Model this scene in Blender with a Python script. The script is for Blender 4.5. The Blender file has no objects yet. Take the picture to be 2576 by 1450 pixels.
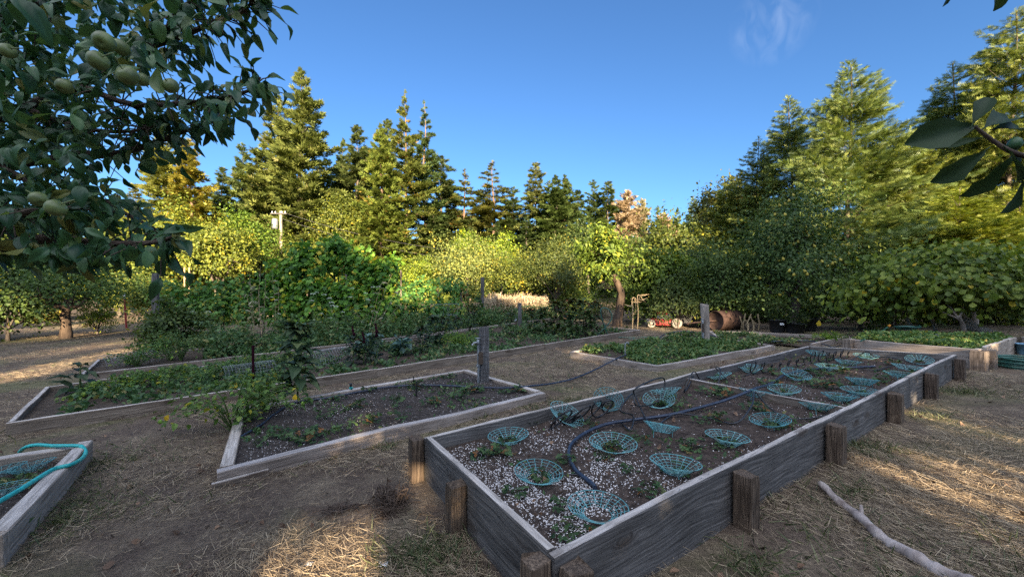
import bpy, math, random
import numpy as np
from mathutils import Vector, Matrix
scene = bpy.context.scene
COL = scene.collection
# ------------------------------------------------------------------ camera, sky, sun, exposure
CAM_H = 1.25
cam_data = bpy.data.cameras.new("camera")
cam_data.sensor_width = 36.0
cam_data.lens = 36.0 * 972.0 / 2575.0
cam_data.clip_start = 0.05
cam_data.clip_end = 2000.0
cam = bpy.data.objects.new("camera", cam_data)
cam.location = (0, 0, CAM_H)
cam.rotation_euler = (math.radians(90), 0, 0)
COL.objects.link(cam)
scene.camera = cam
SUN_EL = math.radians(16.5)
SUN_AZ = math.radians(168.0)          # clockwise from +Y: behind the camera, a little to its right
TO_SUN = np.array([math.sin(SUN_AZ) * math.cos(SUN_EL), math.cos(SUN_AZ) * math.cos(SUN_EL), math.sin(SUN_EL)])
world = bpy.data.worlds.new("World")
scene.world = world
world.use_nodes = True
wn, wl = world.node_tree.nodes, world.node_tree.links
wn.clear()
sky = wn.new("ShaderNodeTexSky")
sky.sky_type = 'NISHITA'
sky.sun_disc = False
sky.sun_elevation = SUN_EL
sky.sun_rotation = SUN_AZ
sky.altitude = 100.0
sky.air_density = 1.0
sky.dust_density = 0.6
sky.ozone_density = 4.0
bg = wn.new("ShaderNodeBackground")
bg.inputs[1].default_value = 0.05
wo = wn.new("ShaderNodeOutputWorld")
# a faint wisp of high cloud, fixed in the sky by direction
tc = wn.new("ShaderNodeTexCoord")
mp = wn.new("ShaderNodeMapping"); mp.inputs['Scale'].default_value = (30, 30, 9); mp.inputs['Rotation'].default_value = (0, 0.5, 0)
wl.new(tc.outputs['Generated'], mp.inputs[0])
nz = wn.new("ShaderNodeTexNoise"); nz.inputs['Scale'].default_value = 1.0; nz.inputs['Detail'].default_value = 5; nz.inputs['Distortion'].default_value = 0.8
wl.new(mp.outputs[0], nz.inputs['Vector'])
dt = wn.new("ShaderNodeVectorMath"); dt.operation = 'DOT_PRODUCT'; dt.inputs[1].default_value = (0.485, 0.722, 0.494)
wl.new(tc.outputs['Generated'], dt.inputs[0])
mr = wn.new("ShaderNodeMapRange"); mr.inputs['From Min'].default_value = 0.9975; mr.inputs['From Max'].default_value = 1.0
wl.new(dt.outputs['Value'], mr.inputs['Value'])
m1 = wn.new("ShaderNodeMapRange"); m1.inputs['From Min'].default_value = 0.42; m1.inputs['From Max'].default_value = 0.8
wl.new(nz.outputs['Fac'], m1.inputs['Value'])
mm = wn.new("ShaderNodeMath"); mm.operation = 'MULTIPLY'
wl.new(mr.outputs[0], mm.inputs[0]); wl.new(m1.outputs[0], mm.inputs[1])
m2 = wn.new("ShaderNodeMath"); m2.operation = 'MULTIPLY'; m2.inputs[1].default_value = 0.13
wl.new(mm.outputs[0], m2.inputs[0])
mx = wn.new("ShaderNodeMixRGB"); mx.inputs[2].default_value = (5.0, 5.4, 6.0, 1)
wl.new(m2.outputs[0], mx.inputs[0])
tn = wn.new("ShaderNodeMixRGB"); tn.blend_type = 'MULTIPLY'; tn.inputs[0].default_value = 1.0; tn.inputs[2].default_value = (0.60, 0.79, 0.95, 1)   # clear, deep blue air
wl.new(sky.outputs[0], tn.inputs[1]); wl.new(tn.outputs[0], mx.inputs[1])
# made-up bright cloud behind the camera and overhead, added to fill the shade
sp = wn.new("ShaderNodeSeparateXYZ"); wl.new(tc.outputs['Generated'], sp.inputs[0])
v1 = wn.new("ShaderNodeMapRange"); v1.interpolation_type = 'SMOOTHSTEP'; v1.inputs['From Min'].default_value = 0.38; v1.inputs['From Max'].default_value = -0.35; wl.new(sp.outputs['Y'], v1.inputs['Value'])
nv = wn.new("ShaderNodeTexNoise"); nv.inputs['Scale'].default_value = 3.0; nv.inputs['Detail'].default_value = 4; wl.new(tc.outputs['Generated'], nv.inputs['Vector'])
v2 = wn.new("ShaderNodeMapRange"); v2.inputs['From Min'].default_value = 0.3; v2.inputs['From Max'].default_value = 0.6; wl.new(nv.outputs['Fac'], v2.inputs['Value'])
v3 = wn.new("ShaderNodeMath"); v3.operation = 'MULTIPLY'; wl.new(v1.outputs[0], v3.inputs[0]); wl.new(v2.outputs[0], v3.inputs[1])
vz = wn.new("ShaderNodeMapRange"); vz.interpolation_type = 'SMOOTHSTEP'; vz.inputs['From Min'].default_value = 0.22; vz.inputs['From Max'].default_value = 0.85; wl.new(sp.outputs['Z'], vz.inputs['Value'])
v4 = wn.new("ShaderNodeMath"); v4.operation = 'MULTIPLY'; wl.new(v3.outputs[0], v4.inputs[0]); wl.new(vz.outputs[0], v4.inputs[1])
fill_veil = wn.new("ShaderNodeMixRGB"); fill_veil.inputs[2].default_value = (14.4, 15.0, 16.8, 1); wl.new(v4.outputs[0], fill_veil.inputs[0]); wl.new(mx.outputs[0], fill_veil.inputs[1])
wl.new(fill_veil.outputs[0], bg.inputs[0]); wl.new(bg.outputs[0], wo.inputs[0])
sun_data = bpy.data.lights.new("sun", 'SUN')
sun_data.energy = 5.0
sun_data.angle = math.radians(0.5)
sun_data.color = (1.0, 0.78, 0.51)
sun = bpy.data.objects.new("sun", sun_data)
sun.rotation_euler = Vector(TO_SUN).to_track_quat('Z', 'Y').to_euler()
sun.location = (0, -20, 20)
COL.objects.link(sun)
vs = scene.view_settings
scene.display_settings.display_device = 'sRGB'
vs.view_transform = 'Standard'; vs.look = 'None'; vs.gamma = 1.0; vs.use_curve_mapping = False
vs.exposure = 2.4
scene.render.engine = 'CYCLES'
cy = scene.cycles
cy.max_bounces = 5; cy.diffuse_bounces = 3; cy.glossy_bounces = 2; cy.transmission_bounces = 3; cy.transparent_max_bounces = 4
cy.caustics_reflective = False; cy.caustics_refractive = False
cy.use_adaptive_sampling = True; cy.adaptive_threshold = 0.006
cy.use_denoising = False
scene.render.filter_size = 1.15
cy.sample_clamp_indirect = 4.0

# ------------------------------------------------------------------ where things stand
SX, SY = 0.0314, -0.0219               # the garden lies on a gentle slope that levels out further off
def gz(x, y): return SX * 8 * np.tanh(np.asarray(x) / 8) + SY * 7 * np.tanh(np.asarray(y) / 7)
def ray(u, v): return ((u - 1287.5) / 972.0, 1.0, -(v - 725.0) / 972.0)
def P(u, v, h=0.0):
    """the point h above the ground that the photograph shows at (u, v)"""
    dx, _, dz = ray(u, v)
    t = 5.0
    for _ in range(60): t = 0.5 * t + 0.5 * float(CAM_H - h - gz(dx * t, t)) / -dz
    return np.array([dx * t, t, CAM_H + dz * t])
def G(u, d):
    """the ground point at column u and depth d"""
    x = (u - 1287.5) / 972.0 * d
    return np.array([x, d, float(gz(x, d))])
def at(u, v, d):
    dx, _, dz = ray(u, v)
    return np.array([dx * d, d, CAM_H + dz * d])
def pix(p):
    p = np.asarray(p, float)
    d = np.maximum(p[..., 1], 0.05)
    return 1287.5 + 972 * p[..., 0] / d, 725 - 972 * (p[..., 2] - CAM_H) / d
RNG = np.random.default_rng(7)
def rs(seed): return np.random.default_rng(seed)
def unit(a):
    a = np.asarray(a, float)
    return a / np.maximum(np.linalg.norm(a, axis=-1, keepdims=True), 1e-9)
def in_poly(x, y, poly):
    x = np.asarray(x, float); y = np.asarray(y, float)
    inside = np.zeros(x.shape, bool)
    n = len(poly)
    for i in range(n):
        x1, y1 = poly[i][0], poly[i][1]; x2, y2 = poly[(i + 1) % n][0], poly[(i + 1) % n][1]
        c = ((y1 > y) != (y2 > y))
        with np.errstate(divide='ignore', invalid='ignore'):
            inside ^= c & (x < (x2 - x1) * (y - y1) / (y2 - y1 + 1e-12) + x1)
    return inside
def vnoise(x, y, seed=0):
    x = np.asarray(x, float); y = np.asarray(y, float)
    xi = np.floor(x).astype(np.int64); yi = np.floor(y).astype(np.int64)
    fx = x - xi; fy = y - yi
    fx = fx * fx * (3 - 2 * fx); fy = fy * fy * (3 - 2 * fy)
    def h(a, b):
        n = (a * 374761393 + b * 668265263 + seed * 1442695041) & 0x7fffffff
        n = ((n ^ (n >> 13)) * 1274126177) & 0x7fffffff
        return ((n ^ (n >> 16)) & 0xffff) / 65535.0
    return (h(xi, yi) * (1 - fx) + h(xi + 1, yi) * fx) * (1 - fy) + (h(xi, yi + 1) * (1 - fx) + h(xi + 1, yi + 1) * fx) * fy

# ------------------------------------------------------------------ mesh building
class MB:
    def __init__(self):
        self.v = []; self.n = 0; self.f = {}          # arity -> list of (faces, tint, smooth)
    def add(self, verts, faces, tint=0.5, smooth=False):
        """faces: dict arity -> (n,k) int array; tint: a number or one per face for each arity (dict)"""
        verts = np.asarray(verts, float).reshape(-1, 3)
        for k, fa in faces.items():
            fa = np.asarray(fa, np.int64).reshape(-1, k)
            if not len(fa): continue
            t = tint[k] if isinstance(tint, dict) else np.full(len(fa), tint)
            self.f.setdefault(k, []).append((fa + self.n, np.asarray(t, float), np.full(len(fa), smooth)))
        self.v.append(verts); self.n += len(verts)
    def build(self, name, mat, parent=None, base=None):
        me = bpy.data.meshes.new(name)
        V = np.concatenate(self.v) if self.v else np.zeros((0, 3))
        if base is not None: V = V - np.asarray(base)
        idx = []; starts = []; tints = []; smooth = []; c = 0
        for k, lst in sorted(self.f.items()):
            fa = np.concatenate([a for a, _, _ in lst]); idx.append(fa.ravel())
            starts.append(c + np.arange(len(fa)) * k); c += fa.size
            tints.append(np.concatenate([t for _, t, _ in lst])); smooth.append(np.concatenate([s for _, _, s in lst]))
        if idx:
            idx = np.concatenate(idx); starts = np.concatenate(starts); tints = np.concatenate(tints); smooth = np.concatenate(smooth)
            me.vertices.add(len(V)); me.vertices.foreach_set("co", V.astype(np.float32).ravel())
            me.loops.add(len(idx)); me.loops.foreach_set("vertex_index", idx.astype(np.int32))
            me.polygons.add(len(starts)); me.polygons.foreach_set("loop_start", starts.astype(np.int32))
            me.update(calc_edges=True)
            me.polygons.foreach_set("use_smooth", smooth.astype(bool))
            at_ = me.attributes.new("tint", 'FLOAT', 'FACE'); at_.data.foreach_set("value", tints.astype(np.float32))
            me.update()
        if mat is not None: me.materials.append(mat)
        o = bpy.data.objects.new(name, me); COL.objects.link(o)
        if parent is not None: o.parent = parent
        elif base is not None: o.location = tuple(base)
        return o
def tag(o, label=None, cat=None, group=None, kind=None):
    if label: o['label'] = label
    if cat: o['category'] = cat
    if group: o['group'] = group
    if kind: o['kind'] = kind
    return o
def empty(name, loc, label=None, cat=None, group=None, rz=0.0):
    o = bpy.data.objects.new(name, None); COL.objects.link(o)
    o.location = tuple(loc); o.rotation_euler = (0, 0, rz); o.empty_display_size = 0.1
    return tag(o, label, cat, group)
def kids(o): return [c for c in bpy.data.objects if c.parent == o]
KIDS = {}
def dup(root, loc, rz=0.0, scale=1.0, label=None, group=None, rot=None, color=None):
    """a copy of a thing with copies of its parts and sub-parts"""
    if root.name not in KIDS:
        KIDS[root.name] = [(c, kids(c)) for c in kids(root)]
    r = root.copy(); COL.objects.link(r)
    r.location = tuple(loc); r.rotation_euler = rot if rot is not None else (0, 0, rz)
    r.scale = (scale,) * 3 if np.isscalar(scale) else scale
    if label: r['label'] = label
    if group: r['group'] = group
    if color: r.color = color
    for c, gs in KIDS[root.name]:
        d = c.copy(); COL.objects.link(d); d.parent = r
        if color and c.get('tinted'): d.color = color
        for g in gs:
            e = g.copy(); COL.objects.link(e); e.parent = d
    return r
def frames(pts):
    pts = np.asarray(pts, float)
    t = np.gradient(pts, axis=0); t = unit(t)
    up = np.array([0, 0, 1.0]) if abs(t[0][2]) < 0.9 else np.array([1.0, 0, 0])
    n = np.zeros_like(t); n[0] = unit(np.cross(np.cross(t[0], up), t[0]))
    for i in range(1, len(t)):
        a = n[i - 1] - t[i] * np.dot(n[i - 1], t[i]); n[i] = unit(a)
    return t, n, np.cross(t, n)
def tube(mb, pts, r, sides=6, tint=0.5, closed=False, cap=True, bump=0.0, rng=None):
    pts = np.asarray(pts, float); m = len(pts)
    r = np.broadcast_to(np.asarray(r, float), (m,))
    t, n, b = frames(pts)
    a = np.arange(sides) * 2 * math.pi / sides
    rr = r[:, None] * np.ones((m, sides))
    if bump and rng is not None: rr = rr * (1 + bump * (rng.random((m, sides)) - 0.5) * 2)
    V = pts[:, None, :] + rr[..., None] * (np.cos(a)[None, :, None] * n[:, None, :] + np.sin(a)[None, :, None] * b[:, None, :])
    i = np.arange(m if closed else m - 1)[:, None]; j = np.arange(sides)[None, :]
    i2 = (i + 1) % m; j2 = (j + 1) % sides
    q = np.stack([i * sides + j, i * sides + j2, i2 * sides + j2, i2 * sides + j], -1).reshape(-1, 4)
    f = {4: q}
    mb.add(V.reshape(-1, 3), f, tint, True)
    if cap and not closed:
        for e, fl in ((0, True), (m - 1, False)):
            ring = V[e]; c = pts[e]
            vv = np.vstack([ring, c[None]])
            ff = [[k, (k + 1) % sides, sides] if not fl else [(k + 1) % sides, k, sides] for k in range(sides)]
            mb.add(vv, {3: ff}, tint, False)
def spline(pts, n=40):
    """Catmull-Rom through the points"""
    p = np.asarray(pts, float)
    p = np.vstack([2 * p[0] - p[1], p, 2 * p[-1] - p[-2]])
    out = []; m = len(p) - 3; per = max(2, n // m)
    for i in range(m):
        t = np.linspace(0, 1, per, endpoint=False)[:, None]
        a, b, c, d = p[i], p[i + 1], p[i + 2], p[i + 3]
        out.append(0.5 * (2 * b + (c - a) * t + (2 * a - 5 * b + 4 * c - d) * t ** 2 + (3 * b - a - 3 * c + d) * t ** 3))
    out.append(p[-2][None])
    return np.vstack(out)
def lathe(mb, prof, sides=16, origin=(0, 0, 0), axis=None, tint=0.5, smooth=True, scale=(1, 1)):
    """prof: (r, z) pairs"""
    prof = np.asarray(prof, float); m = len(prof)
    a = np.arange(sides) * 2 * math.pi / sides
    V = np.stack([prof[:, 0:1] * np.cos(a) * scale[0], prof[:, 0:1] * np.sin(a) * scale[1], np.repeat(prof[:, 1:2], sides, 1)], -1)
    if axis is not None:
        M = np.array(Vector(axis).to_track_quat('Z', 'Y').to_matrix()); V = V @ M.T
    V = V + np.asarray(origin)
    i = np.arange(m - 1)[:, None]; j = np.arange(sides)[None, :]; j2 = (j + 1) % sides
    q = np.stack([i * sides + j, i * sides + j2, (i + 1) * sides + j2, (i + 1) * sides + j], -1).reshape(-1, 4)
    mb.add(V.reshape(-1, 3), {4: q}, tint, smooth)
def box(mb, c, s, R=None, tint=0.5, bev=0.0):
    """a box with chamfered vertical edges"""
    hx, hy, hz = s[0] / 2, s[1] / 2, s[2] / 2
    b = bev if bev else min(hx, hy) * 0.06
    ring = [(-hx + b, -hy), (hx - b, -hy), (hx, -hy + b), (hx, hy - b), (hx - b, hy), (-hx + b, hy), (-hx, hy - b), (-hx, -hy + b)]
    lev = [(-hz, 1 - b / max(hx, hy)), (-hz + b, 1), (hz - b, 1), (hz, 1 - b / max(hx, hy))]
    V = np.array([[x * k, y * k, z] for z, k in lev for x, y in ring])
    if R is not None: V = V @ np.asarray(R).T
    V = V + np.asarray(c)
    q = [[l * 8 + k, l * 8 + (k + 1) % 8, (l + 1) * 8 + (k + 1) % 8, (l + 1) * 8 + k] for l in range(3) for k in range(8)]
    mb.add(V, {4: q, 8: [list(range(7, -1, -1)), list(range(24, 32))]}, tint)
# leaf shapes: y along the leaf, x across, z up from the blade
def T_(v, tris=(), quads=()): return np.array(v, float), {k: np.array(f) for k, f in ((3, tris), (4, quads)) if len(f)}
L_DIAMOND = T_([(0, 0, 0), (.34, .45, .07), (0, 1, -.06), (-.34, .45, .07)], tris=[(0, 1, 2), (0, 2, 3)])
L_QUAD = T_([(-.3, 0, 0), (.3, .1, 0.05), (.42, .9, 0), (-.25, 1, 0.05)], quads=[(0, 1, 2, 3)])
L_LEAF = T_([(0, 0, 0), (.3, .3, .09), (0, .33, 0), (-.3, .3, .09), (.27, .68, .05), (0, .7, -.03), (-.27, .68, .05), (0, 1.04, -.14)],
            tris=[(0, 1, 2), (0, 2, 3), (4, 7, 5), (5, 7, 6)], quads=[(1, 4, 5, 2), (2, 5, 6, 3)])
L_LANCE = T_([(0, 0, 0), (.14, .25, .05), (0, .3, 0), (-.14, .25, .05), (.13, .6, .02), (0, .62, -.05), (-.13, .6, .02), (0, 1.05, -.22)],
             tris=[(0, 1, 2), (0, 2, 3), (4, 7, 5), (5, 7, 6)], quads=[(1, 4, 5, 2), (2, 5, 6, 3)])
L_BLADE = T_([(-.03, 0, 0), (.03, 0, 0), (.022, .5, .10), (-.022, .5, .10), (0, 1, .08)], tris=[(3, 2, 4)], quads=[(0, 1, 2, 3)])
L_STRAW = T_([(-.02, 0, 0), (.02, 0, 0), (.015, 1, .0), (-.015, 1, .0)], quads=[(0, 1, 2, 3)])
def _tuft():
    v = []; t = []
    for a, l, z in ((-62, .55, .05), (-32, .8, -.06), (0, 1.0, .0), (30, .82, .08), (60, .55, -.04)):
        a = math.radians(a); d = np.array([math.sin(a), math.cos(a), z]); s = np.array([math.cos(a), -math.sin(a), 0])
        b = len(v); v += [tuple(-.02 * s), tuple(d * l * .55 + s * .085), tuple(d * l), tuple(d * l * .5 - s * .085)]
        t += [(b, b + 1, b + 2), (b, b + 2, b + 3)]
    return T_(v, tris=t)
L_TUFT = _tuft()
def _feather():
    v = [(-.02, 0, 0), (.02, 0, 0), (0, 1, -.05)]; t = [(0, 1, 2)]
    for i, y in enumerate(np.linspace(.08, .82, 6)):
        for s in (-1, 1):
            l = .34 * (1 - abs(y - .35) * .7); b = len(v)
            v += [(0, y - .03, 0), (0, y + .05, 0), (s * l * .85, y + l * .75, -.05 + .05 * (i % 2))]
            t.append((b, b + 1, b + 2))
    return T_(v, tris=t)
L_FEATHER = _feather()
def _lobed():
    out = [(0, 0), (.28, -.06), (.5, .2), (.36, .36), (.44, .68), (.2, .66), (0, 1.0)]
    v = [(0, .4, -.05)]
    pts = out + [(-x, y) for x, y in out[-2:0:-1]]
    v += [(x, y, .10 * abs(x) - .12 * (y > .9)) for x, y in pts]
    n = len(pts)
    return T_(v, tris=[(0, 1 + (k + 1) % n, 1 + k) for k in range(n)])
L_LOBED = _lobed()
def _trefoil():
    v = []; t = []
    for a in (-75, 0, 75):
        a = math.radians(a); d = np.array([math.sin(a), math.cos(a)]); s = np.array([math.cos(a), -math.sin(a)])
        b = len(v); pr = [(0, 0, 0), (.2, .3, .04), (.24, .52, .07), (.1, .68, .02), (-.1, .68, .02), (-.24, .52, .07), (-.2, .3, .04), (0, .45, -.02)]
        for x, y, z in pr:
            q = d * y + s * x; v.append((q[0], q[1], z - .08 * y))
        t += [(b + 7, b + k, b + (k + 1)) for k in range(6)] + [(b + 7, b + 6, b)]
    return T_(v, tris=t)
L_TREFOIL = _trefoil()
def _curled():
    """a big orchard leaf: blade folded along the midrib, tip and edges curling down"""
    v = []; q = []
    ys = [0, .12, .3, .5, .7, .87, 1.0]; ws = [.02, .2, .31, .34, .28, .15, .01]
    for y, w in zip(ys, ws):
        drop = -.32 * y * y
        for k in (-1, -.5, 0, .5, 1):
            v.append((w * k, y - .08 * y * y, drop + .18 * abs(k) * w * (1.6 - abs(k)) * 2 + .02 * math.sin(9 * y + 3 * k)))
    for i in range(len(ys) - 1):
        for k in range(4): q.append((i * 5 + k, i * 5 + k + 1, i * 5 + k + 6, i * 5 + k + 5))
    return T_(v, quads=q)
L_CURLED = _curled()
def _spoon():
    v = []; q = []
    ys = [0, .1, .25, .45, .65, .82, .94, 1.0]; ws = [.015, .07, .15, .25, .31, .27, .15, .03]
    for y, w in zip(ys, ws):
        for k in (-1, -.5, 0, .5, 1):
            v.append((w * k * (1 + .06 * math.sin(14 * y + k)), y, -.14 * y * y + .13 * abs(k) * w * 2 + .018 * math.sin(22 * y) * abs(k)))
    for i in range(len(ys) - 1):
        for k in range(4): q.append((i * 5 + k, i * 5 + k + 1, i * 5 + k + 6, i * 5 + k + 5))
    return T_(v, quads=q)
L_SPOON = _spoon()
def scatter(mb, T, pos, fwd, nrm, size, tint=None, width=1.0, smooth=False, curl=None):
    tv, tf = T
    pos = np.asarray(pos, float).reshape(-1, 3); n = len(pos)
    if n == 0: return
    fwd = unit(np.broadcast_to(fwd, (n, 3))); nrm = np.broadcast_to(nrm, (n, 3))
    x = unit(np.cross(fwd, nrm)); z = np.cross(x, fwd)
    s = np.broadcast_to(np.asarray(size, float), (n,))[:, None, None]
    w = np.broadcast_to(np.asarray(width, float), (n,))[:, None, None]
    zz = tv[None, :, 2:3] * (1.0 if curl is None else np.asarray(curl, float)[:, None, None])
    V = pos[:, None, :] + s * (tv[None, :, 0:1] * w * x[:, None, :] + tv[None, :, 1:2] * fwd[:, None, :] + zz * z[:, None, :])
    k = len(tv); off = (np.arange(n) * k)[:, None, None]
    tint = RNG.random(n) if tint is None else np.broadcast_to(np.asarray(tint, float), (n,))
    faces = {}; tt = {}
    for ar, fa in tf.items():
        faces[ar] = (fa[None] + off).reshape(-1, ar); tt[ar] = np.repeat(tint, len(fa))
    mb.add(V.reshape(-1, 3), faces, tt, smooth)
def rdir(n, rng, zlo=-1.0, zhi=1.0):
    a = rng.random(n) * 2 * math.pi; z = zlo + (zhi - zlo) * rng.random(n); r = np.sqrt(np.maximum(0, 1 - z * z))
    return np.stack([r * np.cos(a), r * np.sin(a), z], -1)

# ------------------------------------------------------------------ materials
def newmat(name):
    m = bpy.data.materials.new(name); m.use_nodes = True
    nt = m.node_tree; nt.nodes.clear()
    out = nt.nodes.new("ShaderNodeOutputMaterial")
    return m, nt.nodes, nt.links, out
def nmath(N, L, op, a, b=None):
    n = N.new("ShaderNodeMath"); n.operation = op
    for i, x in enumerate((a, b)):
        if x is None: continue
        if isinstance(x, (int, float)): n.inputs[i].default_value = x
        else: L.new(x, n.inputs[i])
    return n.outputs[0]
def noise(N, L, vec, scale, detail=4, rough=0.55, dist=0.0, mapscale=None, rot=None):
    if mapscale is not None or rot is not None:
        m = N.new("ShaderNodeMapping")
        if mapscale is not None: m.inputs['Scale'].default_value = mapscale
        if rot is not None: m.inputs['Rotation'].default_value = rot
        L.new(vec, m.inputs[0]); vec = m.outputs[0]
    n = N.new("ShaderNodeTexNoise"); n.inputs['Scale'].default_value = scale; n.inputs['Detail'].default_value = detail
    n.inputs['Roughness'].default_value = rough; n.inputs['Distortion'].default_value = dist
    L.new(vec, n.inputs['Vector']); return n.outputs['Fac']
def ramp(N, L, fac, stops):
    r = N.new("ShaderNodeValToRGB"); e = r.color_ramp.elements
    while len(e) < len(stops): e.new(0.5)
    for el, (p, c) in zip(e, stops): el.position = p; el.color = (*c, 1) if len(c) == 3 else c
    L.new(fac, r.inputs[0]); return r.outputs[0]
def mixc(N, L, fac, a, b, mode='MIX'):
    n = N.new("ShaderNodeMixRGB"); n.blend_type = mode
    for i, x in enumerate((fac, a, b)):
        if isinstance(x, (int, float)): n.inputs[i].default_value = x
        elif isinstance(x, tuple): n.inputs[i].default_value = (*x, 1)
        else: L.new(x, n.inputs[i])
    return n.outputs[0]
def principled(N, L, out, color, rough=0.7, spec=0.3, bump=None, bstr=0.4, bdist=0.01, metal=0.0):
    b = N.new("ShaderNodeBsdfPrincipled")
    if isinstance(color, tuple): b.inputs['Base Color'].default_value = (*color, 1)
    else: L.new(color, b.inputs['Base Color'])
    if isinstance(rough, (int, float)): b.inputs['Roughness'].default_value = rough
    else: L.new(rough, b.inputs['Roughness'])
    b.inputs['Specular IOR Level'].default_value = spec; b.inputs['Metallic'].default_value = metal
    if bump is not None:
        bn = N.new("ShaderNodeBump"); bn.inputs['Strength'].default_value = bstr; bn.inputs['Distance'].default_value = bdist
        L.new(bump, bn.inputs['Height']); L.new(bn.outputs[0], b.inputs['Normal'])
    if out is not None: L.new(b.outputs[0], out.inputs[0])
    return b
def foliage_mat(name, dark, mid, light, odd=None, odd_at=0.93, trans=0.3, spec=0.25, rough=0.5, tinted=True):
    """leaf colours drawn leaf by leaf; each plant may carry its own hue in the object colour"""
    m, N, L, out = newmat(name)
    a = N.new("ShaderNodeAttribute"); a.attribute_name = "tint"
    stops = [(0.0, dark), (0.5, mid), (min(0.88, odd_at - .04), light)]
    if odd is not None: stops += [(odd_at, odd)]
    c = ramp(N, L, a.outputs['Fac'], stops)
    if tinted:
        oi = N.new("ShaderNodeObjectInfo"); c = mixc(N, L, 1.0, c, oi.outputs['Color'], 'MULTIPLY')
    b = principled(N, L, None, c, rough, spec)
    t = N.new("ShaderNodeBsdfTranslucent")
    L.new(mixc(N, L, 1.0, c, (1.25, 1.2, 0.6), 'MULTIPLY'), t.inputs[0])
    mxs = N.new("ShaderNodeMixShader"); mxs.inputs[0].default_value = trans
    L.new(b.outputs[0], mxs.inputs[1]); L.new(t.outputs[0], mxs.inputs[2]); L.new(mxs.outputs[0], out.inputs[0])
    return m
def wood_mat(name, c1, c2, c3, grain=1.0, bstr=0.5):
    """weathered timber: grain along local X, knots, per-board shade"""
    m, N, L, out = newmat(name)
    tc = N.new("ShaderNodeTexCoord"); oi = N.new("ShaderNodeObjectInfo")
    ad = N.new("ShaderNodeVectorMath"); ad.operation = 'ADD'; L.new(tc.outputs['Object'], ad.inputs[0])
    sc = N.new("ShaderNodeVectorMath"); sc.operation = 'SCALE'; sc.inputs[0].default_value = (37, 11, 23); L.new(oi.outputs['Random'], sc.inputs['Scale'])
    L.new(sc.outputs[0], ad.inputs[1]); v = ad.outputs[0]
    wav = noise(N, L, v, 1.0, 2, mapscale=(1.6, 5, 5))
    vk = N.new("ShaderNodeTexVoronoi"); vk.inputs['Scale'].default_value = 1.0
    mk = N.new("ShaderNodeMapping"); mk.inputs['Scale'].default_value = (2.2, 5, 6.5); L.new(v, mk.inputs[0]); L.new(mk.outputs[0], vk.inputs['Vector'])
    knot = N.new("ShaderNodeMapRange"); knot.inputs['From Min'].default_value = 0.10; knot.inputs['From Max'].default_value = 0.24
    knot.inputs['To Min'].default_value = 1; knot.inputs['To Max'].default_value = 0; L.new(vk.outputs['Distance'], knot.inputs['Value'])
    # grain lines bend round the knots
    sep = N.new("ShaderNodeSeparateXYZ"); L.new(v, sep.inputs[0])
    z = nmath(N, L, 'ADD', sep.outputs['Z'], nmath(N, L, 'MULTIPLY', wav, 0.10))
    z = nmath(N, L, 'ADD', z, nmath(N, L, 'MULTIPLY', knot.outputs[0], 0.035))
    cb = N.new("ShaderNodeCombineXYZ"); L.new(nmath(N, L, 'MULTIPLY', sep.outputs['X'], 0.35), cb.inputs[0]); L.new(nmath(N, L, 'MULTIPLY', sep.outputs['Y'], 8), cb.inputs[1]); L.new(nmath(N, L, 'MULTIPLY', z, 12.0), cb.inputs[2])
    g = noise(N, L, cb.outputs[0], 8.0 * grain, 5, 0.65)
    big = noise(N, L, v, 2.3, 3)
    c = ramp(N, L, g, [(0.32, c1), (0.5, c2), (0.66, c3)])
    c = mixc(N, L, nmath(N, L, 'MULTIPLY', knot.outputs[0], 0.55), c, (0.05, 0.035, 0.025))
    c = mixc(N, L, 1.0, c, ramp(N, L, big, [(0.3, (.72, .70, .68)), (0.7, (1.12, 1.1, 1.08))]), 'MULTIPLY')
    c = mixc(N, L, 1.0, c, ramp(N, L, oi.outputs['Random'], [(0, (.85, .84, .86)), (1, (1.12, 1.08, 1.02))]), 'MULTIPLY')
    principled(N, L, out, c, 0.85, 0.15, g, bstr, 0.006)
    return m
def plain_mat(name, color, rough=0.5, spec=0.4, var=0.15, scale=30.0, metal=0.0, bstr=0.1):
    m, N, L, out = newmat(name)
    tc = N.new("ShaderNodeTexCoord")
    n = noise(N, L, tc.outputs['Object'], scale, 4)
    lo = tuple(c * (1 - var * 2) for c in color); hi = tuple(min(1, c * (1 + var)) for c in color)
    principled(N, L, out, ramp(N, L, n, [(0.3, lo), (0.7, hi)]), rough, spec, n, bstr, 0.004, metal)
    return m
def bark_mat(name, c1, c2):
    m, N, L, out = newmat(name)
    tc = N.new("ShaderNodeTexCoord")
    n = noise(N, L, tc.outputs['Object'], 9, 6, 0.65, mapscale=(1, 1, .25))
    principled(N, L, out, ramp(N, L, n, [(0.3, c1), (0.68, c2)]), 0.9, 0.1, n, 0.8, 0.03)
    return m
M = {}
M['wood_grey'] = wood_mat("weathered_grey_wood", (.045, .044, .045), (.105, .105, .107), (.20, .198, .20))
M['wood_post'] = wood_mat("dark_weathered_post", (.035, .027, .022), (.10, .077, .06), (.21, .165, .125), 1.3, 0.9)
M['wood_pale'] = wood_mat("pale_weathered_wood", (.15, .125, .105), (.31, .27, .235), (.46, .41, .365))
M['wood_top'] = wood_mat("skylit_bleached_top", (.24, .225, .21), (.42, .40, .385), (.58, .56, .54))
M['wood_brown'] = wood_mat("brown_weathered_wood", (.075, .06, .05), (.165, .14, .118), (.29, .25, .215))
M['bark'] = bark_mat("grey_brown_bark", (.035, .028, .022), (.17, .14, .115))
M['bark_pale'] = bark_mat("pale_bark", (.16, .13, .11), (.40, .34, .29))
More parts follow.
